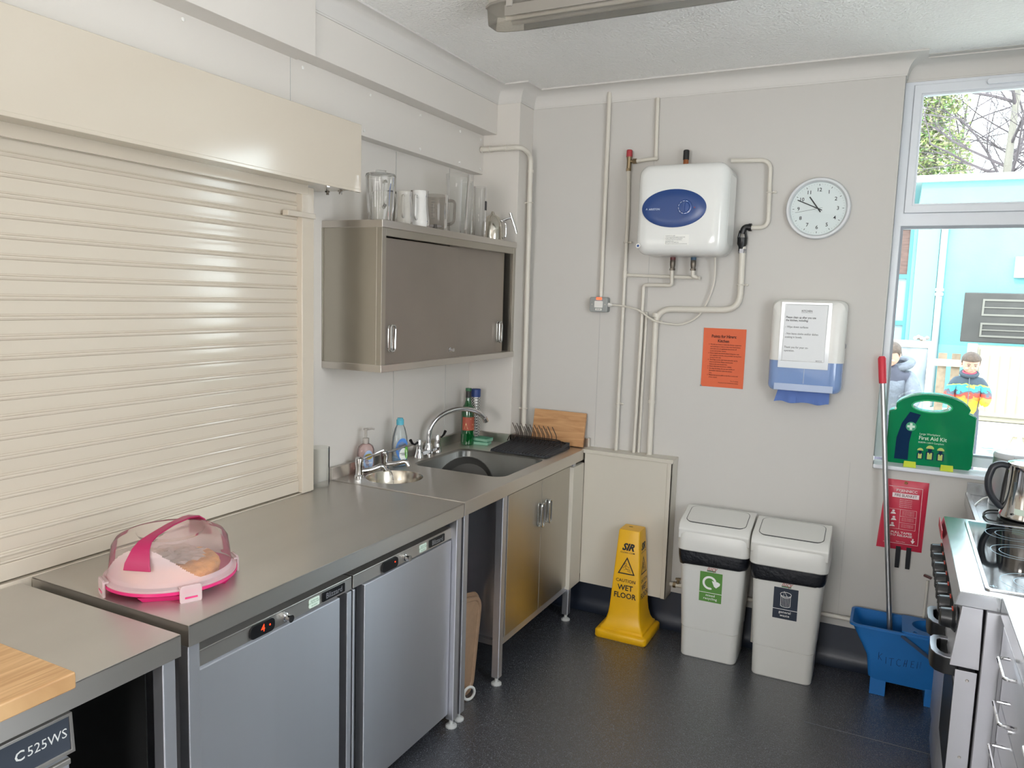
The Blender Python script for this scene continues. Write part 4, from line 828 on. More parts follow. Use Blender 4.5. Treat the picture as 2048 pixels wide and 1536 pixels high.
# ================================================================ CONE
t = thing('wet_floor_cone', 'yellow square wet floor warning cone', 'warning cone', (1.02, -.185, ZF), world=False)
yel = mat('yellow_plastic', 'e3ac08', .35, var=(7, .06))
def sq(h, r, z, dx=0): return [(x+dx, y, z) for x, y in rrect(2*h, 2*h, r, 4)]
b = B(); b.loft([sq(.134, .02, 0), sq(.1385, .022, .006), sq(.1385, .022, .034), sq(.134, .02, .040), sq(.118, .015, .044), sq(.116, .015, .056), sq(.106, .012, .062), sq(.095, .012, .085), sq(.086, .011, .12), sq(.081, .010, .16), sq(.056, .009, .560), sq(.053, .008, .568), sq(.045, .005, .569)]); cb = obj('cone_body', b, yel, t, ang=40)
def slope(z): return .086-(z-.12)*(.030/.44)
def conetext(M):
    """M maps face-plane coordinates (x, height) to the cone"""
    def F(z): return M @ fr((0, -(slope(z)+.0012), z), (1, 0, 0), (0, .068, 1))
    b = B()
    b.text('SIR', .050, F(.480), bold=.045, shear=.35, sx=.95); b.text('CLEAN.COM', .0125, F(.452), bold=.01, space=1.15, sx=.98)
    b.text('CAUTION', .0235, F(.304), bold=.008, sx=1.0); b.text('WET', .040, F(.267), bold=.018, sx=.95); b.text('FLOOR', .040, F(.226), bold=.018, sx=.93)
    Tm = F(.375)
    def ring(o, i):
        b.M = Tm; A = [(0, .055), (-.046, -.036), (.046, -.036)]
        def sc(s): c = (0, -.006); return [(c[0]+(x-c[0])*s, c[1]+(y-c[1])*s) for x, y in A]
        O, I = sc(o), sc(i); V = [b.v((x, y, 0)) for x, y in O]; W = [b.v((x, y, 0)) for x, y in I]
        for k in range(3): b.f([V[k], V[(k+1) % 3], W[(k+1) % 3], W[k]])
        b.M = None
    ring(1.0, .80)
    b.M = Tm
    b.tube([(.006*cos(a)-.006, .016+.006*sin(a), .0002) for a in [i*pi/6 for i in range(12)]], .0008, 4, closed=True)
    for P in ([(-.006, .009), (-.014, 0), (-.020, -.006)], [(-.004, .009), (.006, .004), (.016, .0)], [(-.006, .006), (-.004, -.006), (.008, -.012), (.022, -.018)], [(-.014, -.014), (-.004, -.010), (.010, -.006), (.022, -.012)], [(.004, -.018), (.024, -.024)]):
        b.tube([(x, y, .0002) for x, y in P], .0009, 4)
    b.M = None
    return b
obj('print', conetext(Matrix.Identity(4)), ink, cb, flat=True); obj('print', conetext(Matrix.Rotation(RAD(90), 4, 'Z')), ink, cb, flat=True)
b = B(); b.sheet(ell(.012, .007, 14, -.012, .01), 'XY', .5695); obj('top_hole', b, mat('hole_dark', '7a5b10', .7), cb, flat=True)
# ================================================================ BINS
binw = mat('bin_white', 'd3d2cd', .35); bag = mat('black_bin_bag', '17191f', .28, bump=(45, .8, .006))
def swing_bin(x, y, label, green, rz=0):
    t = thing('swing_bin', label, 'bin', (x, y, ZF), world=False, group='white swing-top bins', rz=rz)
    def rr(w, d, z, r=.035, dy=0): return [(px, py+dy, z) for px, py in rrect(w, d, r, 5)]
    b = B(); b.loft([rr(.262, .23, 0, .03), rr(.268, .236, .004), rr(.276, .240, .146), rr(.271, .235, .148), rr(.271, .235, .151), rr(.280, .244, .153), rr(.312, .266, .50)]); bd = obj('bin_body', b, binw, t, ang=25)
    b = B(); n = 48; R = []
    random.seed(int(x*100))
    for z, g in ((.476, .0), (.480, .006), (.50, .010), (.525, .013), (.55, .013)):
        R.append([(px*(1+g*4/.6+random.uniform(-.006, .006)), py*(1+g*4/.6+random.uniform(-.006, .006)), pz+random.uniform(-.003, .003)+(.008*sin(i*.35) if z < .49 else 0)) for i, (px, py, pz) in enumerate(rr(.310, .268, z, .035))])
    b.loft(R, False, False); obj('bin_bag', b, bag, t, ang=70)
    # lid: bottom band then pitched roof with a swinging flap
    b = B(); W, D = .345, .305
    b.loft([rr(W, D, .545, .04), rr(W, D, .57, .04), rr(W-.004, D-.002, .625, .04), rr(W-.012, D-.03, .655, .04), rr(W-.03, D-.06, .660, .03)])
    P = [(-.142, .60), (-.147, .650), (-.130, .674), (-.110, .685), (.045, .7205), (.06, .722), (.09, .715), (.132, .645), (.138, .60)]
    b.prism(P, 'YZ', -.1695, .1695)
    ld = obj('lid', b, binw, t, bevel=.007, seg=3)
    MF = Matrix.Translation((0, -.036, .7022)) @ Matrix.Rotation(math.atan2(.0355, .155), 4, 'X')
    b = B(); b.M = MF; P = [(px, py) for px, py in rrect(.286, .172, .034, 6)]; b.prism(P, 'XY', -.012, .0012); obj('flap_gap', b, mat('gap_shadow_grey', '4a4a4a', .8), ld)
    b = B(); b.M = MF; P = [(px, py) for px, py in rrect(.281, .167, .032, 6)]; b.prism(P, 'XY', -.006, .0024); obj('flap', b, binw, ld, bevel=.0012)
    # label on the front
    def fy(z): return -(.1215+(z-.153)*(.0115/.347))-.0008
    sl = .0115/.347
    M = fr((0, fy(.37), .375), (1, 0, 0), (0, -sl, 1))
    b = B(); b.M = M; b.prism(rrect(.107, .150, .001, 1), 'XY', 0, .0006); lb = obj('bin_label', b, mat('label_green_field', '568a3c', .5) if green else mat('label_navy_field', '232c3b', .5), t)
    b = B(); b.M = M; z = .0012; b.box(-.0535, .0535, -.030, -.0275, .0006, .0009)
    b.M = None; cc = lambda dx, dy: M @ Matrix.Translation((dx, dy, z))
    if green:
        b.M = M; R0, R1, cxx, cyy = .0235, .034, -.006, .022
        P = [(cxx+R1*cos(RAD(a)), cyy+R1*sin(RAD(a))) for a in range(20, 291, 9)]+[(cxx+.025*cos(RAD(295)), cyy+.03*sin(RAD(300)))]+[(cxx+R0*cos(RAD(a)), cyy+R0*sin(RAD(a))) for a in range(281, 19, -9)]
        b.sheet(P, 'XY', z); b.sheet([(cxx+.010, cyy+.012), (cxx+.020, cyy+.010), (cxx+.038, cyy+.010), (cxx+.050, cyy+.004), (cxx+.049, cyy-.006), (cxx+.032, cyy-.022), (cxx+.022, cyy-.016)], 'XY', z); b.M = None
        b.text('mixed\nrecycling', .0165, cc(0, -.050), bold=.012, space=1.1)
    else:
        b.M = M; T = lambda P, r=.0011: b.tube([(x_, y_, z) for x_, y_ in P], r, 4)
        b.tube([(x_, y_+.045, z) for x_, y_ in ell(.024, .011, 20)], .0012, 4, closed=True)
        for i in range(7):
            q = -.021+i*.007; T([(q, .036-.004*(1-(q/.021)**2)), (q*.95, -.009-.005*(1-(q/.021)**2))], .0009)
        T([(q, -.011-.006*(1-(q/.022)**2)) for q in [-.021+.0042*i for i in range(11)]]); T([(q, .038-.010*(1-(q/.024)**2)) for q in [-.023+.0046*i for i in range(11)]]); T([(-.010, .036), (-.008, .060), (.006, .036)]); T([(-.021, .04), (-.021, -.011)]); T([(.021, .04), (.021, -.011)])
        b.M = None; b.text('general\nwaste', .0165, cc(0, -.050), bold=.012, space=1.1)
    obj('print', b, inkw, lb, flat=True)
    M2 = fr((0, fy(.46)-.0006, .463), (1, 0, 0), (0, -sl, 1)); b = B(); b.text('lucy', .034, M2 @ Matrix.Translation((0, .006, .0006)), shear=.5, sx=.85); lg = obj('logo', b, mat('logo_red', 'a84a4a', .6), t, flat=True)
    b = B(); b.M = M2; b.box(-.021, .021, -.0095, -.003, 0, .0005); obj('logo_band', b, mat('logo_green', '4c7a5c', .6), lg)
    return t
swing_bin(1.458, -.173, 'white swing bin with a green mixed recycling label', True, RAD(1.5))
swing_bin(1.807, -.197, 'white swing bin with a navy general waste label', False, RAD(1))
t = pipe('drain_hose', 'thin grey-white pipe rising behind the gap between the two bins', [(1.632, -.03, .0), (1.625, -.03, .45)], .008)
# ================================================================ MOP AND BUCKET
blue = mat('blue_plastic', '1f6fb8', .38, var=(5, .08))
t = thing('mop_bucket', 'blue mop bucket marked KITCHEN in pen, below the window', 'bucket', (2.36, -.15, ZF))
b = B()
def rq(x0, x1, y0, y1, z, r=.02): return [(x, y, z) for x, y in rrect(x1-x0, y1-y0, r, 4, (x0+x1)/2, (y0+y1)/2)]
R = [rq(2.19, 2.58, -.235, -.065, .04), rq(2.175, 2.585, -.238, -.06, .05), rq(2.163, 2.59, -.248, -.055, .15), rq(2.09, 2.60, -.262, -.049, .29, .03)]
R2 = [rq(2.094, 2.596, -.258, -.053, .29, .028), rq(2.167, 2.586, -.244, -.059, .15), rq(2.18, 2.58, -.232, -.065, .055)]
b.loft(R+R2); b.box(2.185, 2.25, -.236, -.05, ZF, .05); b.box(2.405, 2.44, -.240, -.045, ZF, .05); b.box(2.52, 2.58, -.236, -.05, ZF, .05); bk = obj('bucket_body', b, blue, t, bevel=.004)
b = B(); b.loft([[(x, y, z) for x, y, z in P] for P in (rq(2.082, 2.606, -.27, -.042, .284, .03), rq(2.082, 2.606, -.27, -.042, .294, .03), rq(2.094, 2.596, -.258, -.052, .294, .028), rq(2.094, 2.596, -.258, -.052, .284, .028), rq(2.082, 2.606, -.27, -.042, .284, .03))], False, False); obj('rim', b, blue, t)
b = B(); b.plate(rrect(.30, .21, .01, 3, 2.445, -.156), [ell(.085, .075, 28, 2.42, -.147), [(2.335, -.25), (2.36, -.25), (2.345, -.23)]], 'XY', .294, .300)
b.loft([[(x, y, z) for x, y in ell(.085*s, .075*s, 28, 2.42, -.147)] for s, z in ((1, .296), (.86, .26), (.7, .2))], False, False); wr = obj('wringer', b, blue, t)
b = B()
for k in range(10):
    a = 2*pi*k/10; b.box(2.42+.062*cos(a)-.006, 2.42+.062*cos(a)+.006, -.147+.055*sin(a)-.004, -.147+.055*sin(a)+.004, .215, .235)
obj('drain_slots', b, dark, wr, flat=True)
b = B(); b.tube([(2.295, -.268, .282), (2.40, -.275, .215), (2.50, -.275, .16), (2.55, -.27, .13)], .008, 8, flat=.6); obj('carry_handle', b, mat('grey_blue_handle', '3a4a63', .5), t)
b = B()
strokes = {'K': [[(0, 0), (0, 1)], [(.5, .9), (.05, .45), (.5, -.05)]], 'I': [[(.1, 0), (.08, .9)]], 'T': [[(.35, -.05), (.38, .95)], [(0, .9), (.75, .98)]], 'C': [[(.6, .85), (.3, .95), (.02, .6), (.1, .15), (.45, 0), (.65, .15)]], 'H': [[(0, 0), (.15, .9)], [(.35, 0), (.45, .95)], [(.08, .4), (.42, .42)]], 'E': [[(.45, .9), (.05, .85), (0, .05), (.45, .05)], [(.02, .5), (.35, .5)]], 'N': [[(0, 0), (.05, .9), (.45, .05), (.5, .95)]]}
px = 2.212; s = .036
for c, w, dy in (('K', .028, .148), ('I', .014, .135), ('T', .030, .132), ('C', .030, .136), ('H', .028, .140), ('E', .024, .142), ('N', .026, .144)):
    for P in strokes[c]: b.tube([(px+x*s*.75, -.2465-(.001 if 1 else 0)-(dy+y_*s-.15)*.10, dy-.005+y_*s) for x, y_ in P], .0011, 5)
    px += w
obj('handwriting', b, mat('marker_ink', '0f2c55', .6), bk, flat=True)
t = thing('mop', 'mop with a metal pole and red grip standing in the blue bucket', 'mop', (2.25, -.14, .06))
A = Vector((2.119, -.045, 1.497)); E_ = Vector((2.262, -.155, .12)); d = (A-E_).normalized()
obj('pole', B().cyl(E_, A-d*.10, .0115, n=18), mat('mop_pole', 'b9bbbd', .3, .9), t)
b = B(); b.tube([A-d*.125, A-d*.12, A-d*.01, A], [.0155, .0165, .0175, .012], 16); obj('grip', b, mat('red_grip', 'd33545', .45), t)
b = B(); random.seed(4)
for i in range(26):
    a = random.uniform(0, 2*pi); b.tube([E_, E_+Vector((.02*cos(a), .02*sin(a), -.02)), E_+Vector((.045*cos(a), .04*sin(a), -.06))], .004, 5)
mh = obj('mop_head', b, mat('mop_yarn', 'c8c4b8', .95), t); mh['kind'] = 'stuff'
# ================================================================ FIRE BLANKET
t = thing('fire_blanket', 'red fire blanket pouch with black pull tapes on the back wall', 'fire blanket', (2.265, -.01, .76))
b = B(); n = 10; F = []; K = []
def fb(u, v, out):
    x = 2.176+(2.353-2.176)*u+(.012*(v-.5)); z = .593+(.924-.593)*v
    bul = .018*math.sin(pi*min(1, max(0, u)))**.5*math.sin(pi*min(1, max(.0, v)))**.4 if 0 < u < 1 and 0 < v < 1 else 0
    if v < .12: x += (.006 if u > .5 else -.008)*(1-v/.12)
    return (x, -.002-(bul+.002 if out else 0)-.002*sin(u*9+v*7)*(1 if out and 0 < u < 1 and 0 < v < 1 else 0), z)
G = [[b.v(fb(i/n, j/14, True)) for i in range(n+1)] for j in range(15)]
for j in range(14):
    for i in range(n): b.f([G[j][i], G[j][i+1], G[j+1][i+1], G[j+1][i]])
H = [[b.v(fb(i/n, j/14, False)) for i in (0, n)] for j in (0, 14)]; b.f([H[0][0], H[0][1], H[1][1], H[1][0]])
pch = obj('pouch', b, mat('red_vinyl', 'c8324a', .35, bump=(18, .3, .004)), t, ang=70)
for x in (2.256, 2.300):
    b = B(); b.loft([[(x-.010, -.010, .610), (x+.010, -.010, .610), (x+.010, -.013, .610), (x-.010, -.013, .610)], [(x-.010, -.014, .55), (x+.010, -.014, .55), (x+.010, -.017, .55), (x-.010, -.017, .55)], [(x-.009, -.010, .507), (x+.009, -.010, .507), (x+.009, -.013, .507), (x-.009, -.013, .507)]]); obj('pull_tape', b, mat('black_webbing', '16181d', .7), t)
Yb = -.0245; b = B(); c0 = 2.270
b.text('FYJENNICC', .0165, fr((c0, Yb, .878)), bold=.015, sx=1.05)
b.box(2.212, 2.322, Yb+.0002, Yb+.0004, .845, .866)
for i in range(5): b.text('Reaction blanket for fire', .0055, fr((c0, Yb, .836-.0085*i)), sx=.95)
for x0, x1, z0, z1 in ((2.195, 2.335, .8955, .897), (2.190, 2.332, .627, .6285), (2.333, 2.3345, .627, .897), (2.196, 2.318, .789, .790), (2.196, 2.318, .696, .697), (2.317, 2.318, .696, .79), (2.250, 2.251, .696, .79), (2.25, 2.317, .757, .758), (2.25, 2.317, .727, .728)): b.sheet([(x0, z0), (x1, z0), (x1, z1), (x0, z1)], 'XZ', Yb)
for zz in (.783, .777, .771, .765, .750, .744, .738, .720, .714, .708): b.text('use in case of emergency fire', .0045, fr((2.284, Yb, zz)), sx=.95)
b.text('PULL TAPES\nTO RELEASE', .0135, fr((2.262, Yb, .672)), bold=.02, sx=1.25)
for x in (2.206, 2.312): b.sheet([(x-.003, .668-.01), (x+.003, .658), (x+.003, .648), (x+.009, .648), (x, .634), (x-.009, .648), (x-.003, .648)], 'XZ', Yb)
b.text('Made in China', .0065, fr((2.262, Yb, .636)))
for (q, z0) in ((2.222, .772), (2.226, .742), (2.222, .712)):
    b.sheet(ell(.006, .005, 10, q, z0+.008), 'XZ', Yb); b.sheet([(q-.012, z0-.008), (q+.012, z0-.006), (q+.006, z0+.002), (q-.008, z0+.002)], 'XZ', Yb)
obj('print', b, mat('white_print', 'f0dfe0', .5), pch, flat=True)
b = B(); b.text('FIRE BLANKET', .0185, fr((2.267, Yb-.0004, .8555)), bold=.01, sx=.78); obj('print', b, mat('red_print', '6a2c3a', .5), pch, flat=True)
b = B(); b.tube([(2.264+.006*cos(a*pi/6), -.008, .913+.006*sin(a*pi/6)) for a in range(12)], .002, 6, closed=True); b.cyl((2.264, 0, .913), (2.264, -.016, .913), .003, n=8); obj('hook', b, brass, t)
# ================================================================ FIRST AID KIT
t = thing('first_aid_kit', 'green translucent first aid case on the window sill', 'first aid kit', (2.345, .055, .99))
O = [(2.170, 1.010), (2.182, .998), (2.508, .998), (2.520, 1.010), (2.522, 1.238), (2.512, 1.248), (2.490, 1.256)]
A_ = [(2.345+.155*cos(RAD(a)), 1.248+.086*sin(RAD(a))**.85) for a in range(12, 169, 8)]
O = O+A_+[(2.196, 1.254), (2.176, 1.246), (2.168, 1.236)]
hole = ell(.077, .0245, 28, 2.341, 1.276)
gr = thin('green_clear_plastic', '4fd8a4', .34, .06, '22c486'); grd = mat('green_plastic', '14ab70', .25)
def sc(P, s, c=(2.345, 1.12)): return [(c[0]+(x-c[0])*s, c[1]+(z-c[1])*s) for x, z in P]
hole_b = ell(.082, .0295, 28, 2.341, 1.276)
b = B(); b.plate(sc(O, .985), [hole_b], 'XZ', .012, .020); b.plate(O, [hole], 'XZ', .020, .052); cs = obj('front_shell', b, gr, t, bevel=.002)
b = B(); b.plate(O, [hole], 'XZ', .056, .098); obj('back_shell', b, thin('green_back_clear', '35c08a', .45, .1, '0f9a62'), t)
b = B(); b.plate(sc(O, 1.004), [sc(O, .965)], 'XZ', .048, .060); b.plate(ell(.084, .031, 28, 2.341, 1.276), [ell(.077, .0245, 28, 2.341, 1.276)], 'XZ', .010, .06); obj('rim', b, grd, t, bevel=.001)
b = B(); P = [(2.205, 1.02), (2.262, 1.02), (2.262, 1.10), (2.272, 1.17), (2.30, 1.235), (2.255, 1.245), (2.225, 1.19), (2.208, 1.12)]; b.prism(P, 'XZ', .0105, .0125); obj('dark_band', b, mat('deep_navy', '123050', .8, spec=.1), cs, flat=True)
b = B(); b.box(2.41, 2.47, .03, .04, 1.02, 1.17); b.box(2.30, 2.33, .03, .04, 1.03, 1.22); b.box(2.38, 2.47, .03, .045, 1.19, 1.235); b.box(2.47, 2.50, .03, .04, 1.03, 1.22); obj('contents', b, mat('dark_green_contents', '0c5f4a', .8, spec=.1), cs)
for x0, z0, r in ((2.190, 1.250, .014), (2.470, 1.257, -.03)):
    b = B(); b.loft([[(x0, y, z0-.004), (x0+.032, y, z0-.004+r), (x0+.032, y, z0+.006+r), (x0, y, z0+.006)] for y in (.014, .06)]); obj('catch', b, mat('pale_catch', 'c9d2bb', .4), t, bevel=.001)
b = B(); Yk = .0098
b.M = None; b.text('Large Workplace', .0125, fr((2.301, Yk, 1.147)), align='LEFT', sx=.95); b.text('First Aid Kit', .0245, fr((2.299, Yk, 1.128)), align='LEFT', bold=.012, sx=.93); b.text('BS8599-1:2019 Compliant', .0105, fr((2.299, Yk, 1.108)), align='LEFT', sx=.93)
obj('print', b, mat('pale_green_ink', 'cfe8d8', .5), cs, flat=True)
b = B(); c = (2.264, 1.177); b.plate(ell(.0215, .0215, 28, *c), [[(c[0]+x*.0052, c[1]+z*.0052) for x, z in ((-1, -3), (1, -3), (1, -1), (3, -1), (3, 1), (1, 1), (1, 3), (-1, 3), (-1, 1), (-3, 1), (-3, -1), (-1, -1))]], 'XZ', Yk)
obj('cross_ring', b, mat('mid_green_ink', '2f9a72', .5), cs, flat=True)
b = B(); b.sheet([(c[0]+x*.0052, c[1]+z*.0052) for x, z in ((-1, -3), (1, -3), (1, -1), (3, -1), (3, 1), (1, 1), (1, 3), (-1, 3), (-1, 1), (-3, 1), (-3, -1), (-1, -1))], 'XZ', Yk); obj('cross', b, mat('pale_green_ink', 'cfe8d8', .5), cs, flat=True)
for i, (x, s) in enumerate(((2.310, .85), (2.349, 1.1), (2.392, 1.0))):
    b = B(); z0 = 1.030; b.box(x-.014*s, x+.014*s, Yk-.0003, Yk, z0, z0+.034*s); b.sheet(ell(.008*s, .010*s, 12, x, z0+.042*s), 'XZ', Yk-.0002); fg = obj('worker_symbol', b, mat('deep_navy', '123050', .8, spec=.1), cs, flat=True)
    b = B(); b.sheet([(x-.009*s, z0+.003), (x+.009*s, z0+.003), (x+.009*s, z0+.030*s), (x+.003*s, z0+.030*s), (x, z0+.022*s), (x-.003*s, z0+.030*s), (x-.009*s, z0+.030*s)], 'XZ', Yk-.0006)
    P = [(x+.0145*s*cos(RAD(a)), z0+.047*s+.014*s*sin(RAD(a))) for a in range(0, 181, 15)]; b.sheet(P, 'XZ', Yk-.0006); obj('vest_and_helmet', b, mat('lime_ink', 'b9c96a', .5), fg, flat=True)
for x in (2.272, 2.422):
    b = B(); b.loft([[(x-.026, y0, z0), (x+.026, y0, z0), (x+.024, y1, z1), (x-.024, y1, z1)] for y0, z0, y1, z1 in ((-.004, .989, .006, 1.014), (.0, .989, .0095, 1.014))]); b.box(x-.026, x+.026, -.004, .10, .9885, .991); obj('lime_foot', b, mat('lime_plastic', 'c6d422', .4), t)
# ================================================================ RIGHT SIDE UNITS
bright = mat('bright_worktop_steel', 'c9cccf', .2, 1, bump=(8, .04, .004), var=(9, .06))
t = thing('steel_table', 'stainless steel worktop under the window with the kettles', 'table', (2.8, -.29, ZF))
b = B(); b.box(2.503, 3.14, -.568, -.008, .896, .9); b.box(2.503, 2.506, -.568, -.008, .845, .9); b.box(2.503, 3.14, -.568, -.565, .845, .9); b.box(2.506, 3.14, -.026, -.008, .9, .953); b.box(2.503, 2.522, -.568, -.008, .9, .904)
obj('worktop', b, bright, t, bevel=.002)
for x, y in ((2.53, -.545), (3.11, -.545), (2.67, -.08), (3.11, -.08)): leg(t, x, y, .85)
obj('shelf', B().box(2.52, 3.13, -.55, -.31, .25, .28), steel_d, t, bevel=.003)
# cooker
t = thing('range_cooker', 'wide range cooker with a black ceramic hob and seven knobs', 'cooker', (2.76, -1.02, ZF))
y0, y1, xf = -1.466, -.571, 2.392
b = B(); b.loft([[(x, y, z) for x, z in ((2.46, ZF+.05), (3.13, ZF+.05), (3.13, .876), (2.462, .876))] for y in (y0+.004, y1-.004)]); obj('body', b, steel_d, t, bevel=.002)
b = B(); b.loft([[(x, y, z) for x, z in ((2.392, .916), (2.380, .872), (3.135, .872), (3.135, .9165))] for y in (y0, y1)]); hb = obj('hob_surround', b, bright, t, bevel=.003)
b = B(); b.prism(rrect(.62, .80, .012, 4, 2.775, -1.014), 'XY', .9165, .9205); b.M = None; hob = obj('hob_glass', b, mat('black_ceramic', '0b0d12', .05, spec=.22), hb, bevel=.001)
b = B(); b.plate(rrect(.632, .812, .014, 4, 2.775, -1.014), [rrect(.612, .792, .012, 4, 2.775, -1.014)], 'XY', .9168, .9215); obj('hob_trim', b, bright, hb)
b = B()
def annulus(cx, cy, r, w=.0016): b.plate(ell(r, r, 48, cx, cy), [ell(r-w*1.6, r-w*1.6, 48, cx, cy)], 'XY', .9207)
for cx, cy, rs in ((2.60, -1.30, (.095, .06)), (2.60, -.97, (.09, .065)), (2.60, -.74, (.085, .055)), (2.90, -1.28, (.075,)), (2.90, -.98, (.11, .07)), (2.90, -.72, (.075,))):
    for r in rs: annulus(cx, cy, r)
obj('hob_rings', b, mat('ring_print', '8fb3c4', .4), hob, flat=True)
b = B(); b.text('* + 1 - 4 A', .04, fr((2.53, -1.385, .9207), (1, 0, 0), (0, 1, 0))); obj('hob_print', b, mat('ring_print', '8fb3c4', .4), hob, flat=True)
# inclined control fascia and doors
b = B(); b.loft([[(x, y, z) for x, z in ((2.402, .872), (2.455, .872), (2.459, .690), (2.385, .690))] for y in (y0+.003, y1-.003)]); fa = obj('fascia', b, steel_v, t, bevel=.002)
for k, y in enumerate((-.72, -.84, -.95, -1.07, -1.18, -1.30, -1.41)):
    b = B(); b.lathe([(.037, .0), (.038, -.006), (.034, -.010), (.030, -.014), (.027, -.042), (.022, -.045), (0, -.045)], (2.396, y, .812), 26, 'X', cap=False); b.box(2.349, 2.354, y-.002, y+.002, .812, .836); kn = obj('knob', b, black, fa)
    b = B(); b.lathe([(.0385, .0), (.0398, -.003), (.0385, -.0055)], (2.396, y, .812), 26, 'X', cap=False); obj('knob_ring', b, mat('knob_ring_chrome', '6d6f74', .2, .9), kn)
    b = B(); b.tube([(2.383, y+.033*sin(a), .812+.033*cos(a)) for a in [-.5+.1*i for i in range(11)]], .0022, 5); obj('knob_marks', b, mat('red_marks', 'c8503c', .5), kn)
for ya, yb, z0 in ((y0+.004, -1.022, .0), (-1.016, y1-.004, .0)):
    b = B(); b.box(2.408, 2.452, ya, yb, z0+.13, .680); d = obj('oven_door', b, steel_v, t, bevel=.003)
    if ya < -1.2: obj('door_glass', B().box(2.405, 2.409, ya+.06, yb-.05, .30, .60), black, d, bevel=.001)
    b = B(); b.box(2.415, 2.452, ya, yb, .0, .122); obj('lower_door', b, steel_v, t, bevel=.003)
for ya, yb in ((-1.455, -1.29), (-1.195, -1.03)):
    O = [(2.408, ya), (2.372, ya), (2.350, ya+.014), (2.338, ya+.04), (2.336, (ya+yb)/2), (2.338, yb-.03), (2.348, yb-.008), (2.37, yb), (2.408, yb)]
    I = [(2.395, ya+.028), (2.374, ya+.026), (2.362, ya+.036), (2.355, ya+.055), (2.354, (ya+yb)/2), (2.356, yb-.040), (2.366, yb-.026), (2.380, yb-.024), (2.395, yb-.026)]
    b = B(); b.plate(O, [I], 'XY', .655, .706); h = obj('door_handle', b, black, d, bevel=.003)
    b = B(); b.plate(O, [I], 'XY', .7055, .709); obj('handle_cap', b, mat('satin_handle', 'c4c6cc', .3, .9), h, bevel=.001)
b = B(); b.box(2.40, 2.455, y0, y0+.004, ZF+.05, .682); b.box(2.464, 3.12, y0, y0+.004, ZF+.05, .868); sd = obj('side_sheet', b, steel_v, t, bevel=.001)
for z in (.655, .42, .15): obj('screw', B().lathe([(.0045, y0-.0005), (.003, y0-.003), (0, y0-.003)], (2.432, 0, z), 10, 'Y', cap=False), steel, sd)
for x, y in ((2.50, -1.42), (2.50, -.62), (3.08, -1.42), (3.08, -.62)): obj('foot', B().cyl((x, y, ZF), (x, y, ZF+.06), .018), black, t)
t = thing('guard_strip', 'low red-edged guard strip at the front corner of the cooker', 'strip', (2.39, -.6, .88))
obj('strip', B().box(2.3765, 2.3795, -.78, -.575, .878, .91), mat('red_edge', 'b8303c', .5), t)
# drawer unit
t = thing('drawer_unit', 'stainless steel drawer unit beside the cooker with wire handles', 'drawer unit', (2.8, -2.3, ZF))
b = B(); b.box(2.495, 3.14, -3.3, -1.470, .866, .92); obj('worktop', b, bright, t, bevel=.003)
b = B(); b.box(2.53, 3.13, -3.28, -1.474, .05, .866); b.box(2.505, 2.53, -1.535, -1.474, .05, .866); obj('carcass', b, steel_d, t, bevel=.002)
for k, (z0, z1) in enumerate(((.770, .862), (.652, .764), (.533, .646), (.12, .527))):
    for j, (ya, yb) in enumerate(((-1.985, -1.54), (-2.44, -1.99), (-2.9, -2.445))):
        d = obj('drawer', B().box(2.506-(.010 if k == 0 and j == 0 else 0), 2.53, ya, yb, z0, z1), steel_v, t, bevel=.002)
        zc = z0+.065; yc = yb-.235
        b = B(); b.tube(fillet([(2.506, yc+.075, zc), (2.470, yc+.075, zc), (2.470, yc-.055, zc), (2.506, yc-.055, zc)], .008, 4), .0045, 8); obj('handle', b, chrome, d)
        obj('lock', B().cyl((2.506, yc+.01, zc-.04), (2.498, yc+.01, zc-.04), .008), chrome, d)
for x, y in ((2.55, -1.52), (2.55, -2.4), (2.55, -3.2), (3.08, -1.52), (3.08, -3.2)): obj('foot', B().cyl((x, y, ZF), (x, y, .055), .02), steel_d, t)
# ---------------------------------------------------------------- kettles
t = thing('kettle', 'polished steel electric kettle with a black handle', 'kettle', (2.678, -.45, .9), world=False)
pol = mat('polished_kettle_steel', 'c9c7c4', .08, 1)
b = B(); b.lathe([(.094, .0), (.098, .004), (.096, .016), (.080, .022), (0, .022)], (0, 0, 0), 40, cap=False); ba = obj('power_base', b, black, t)
b = B(); b.lathe([(.088, .022), (.094, .026), (.094, .034), (.088, .05), (.082, .13), (.078, .205), (.080, .222), (.082, .228)], (0, 0, 0), 44); kb = obj('kettle_body', b, pol, t)
b = B(); b.lathe([(.0815, .226), (.080, .236), (.06, .243), (.02, .246), (0, .246)], (0, 0, 0), 40, cap=False); b.box(-.012, .012, -.012, .012, .244, .256); obj('lid', b, pol, t)
H = [(-.072, 0, .218), (-.100, -.006, .228), (-.128, -.010, .215), (-.142, -.012, .165), (-.138, -.012, .125), (-.122, -.010, .09), (-.09, -.004, .055), (-.082, 0, .06)]
b = B(); b.tube(fillet(H, .03, 5), .0135, 12, flat=.8); obj('handle', b, mat('kettle_handle', '2a2d33', .35), kb)
b = B(); b.tube([(-.076, 0, .21), (-.084, 0, .14), (-.088, 0, .06)], .008, 10); obj('grip_plate', b, black, kb)
b = B(); b.M = Matrix.Rotation(RAD(-110), 4, 'Z'); b.loft([[((.089)*cos(RAD(a)), (.089)*sin(RAD(a)), z) for a in range(-16, 17, 4)] for z in (.036, .070)], closed=False); b.M = None; st = obj('test_sticker', b, stick, kb)
b = B(); b.lathe([(.0885, .030), (.0875, .036)], (0, 0, 0), 30, cap=False); obj('water_gauge', B().box(-.06, -.052, -.063, -.058, .08, .17), mat('gauge', '4c565c', .2), kb)
b = B(); b.M = Matrix.Rotation(RAD(-128), 4, 'Z'); b.box(.090, .1, -.004, .004, .044, .05); obj('switch_lever', b, black, ba)
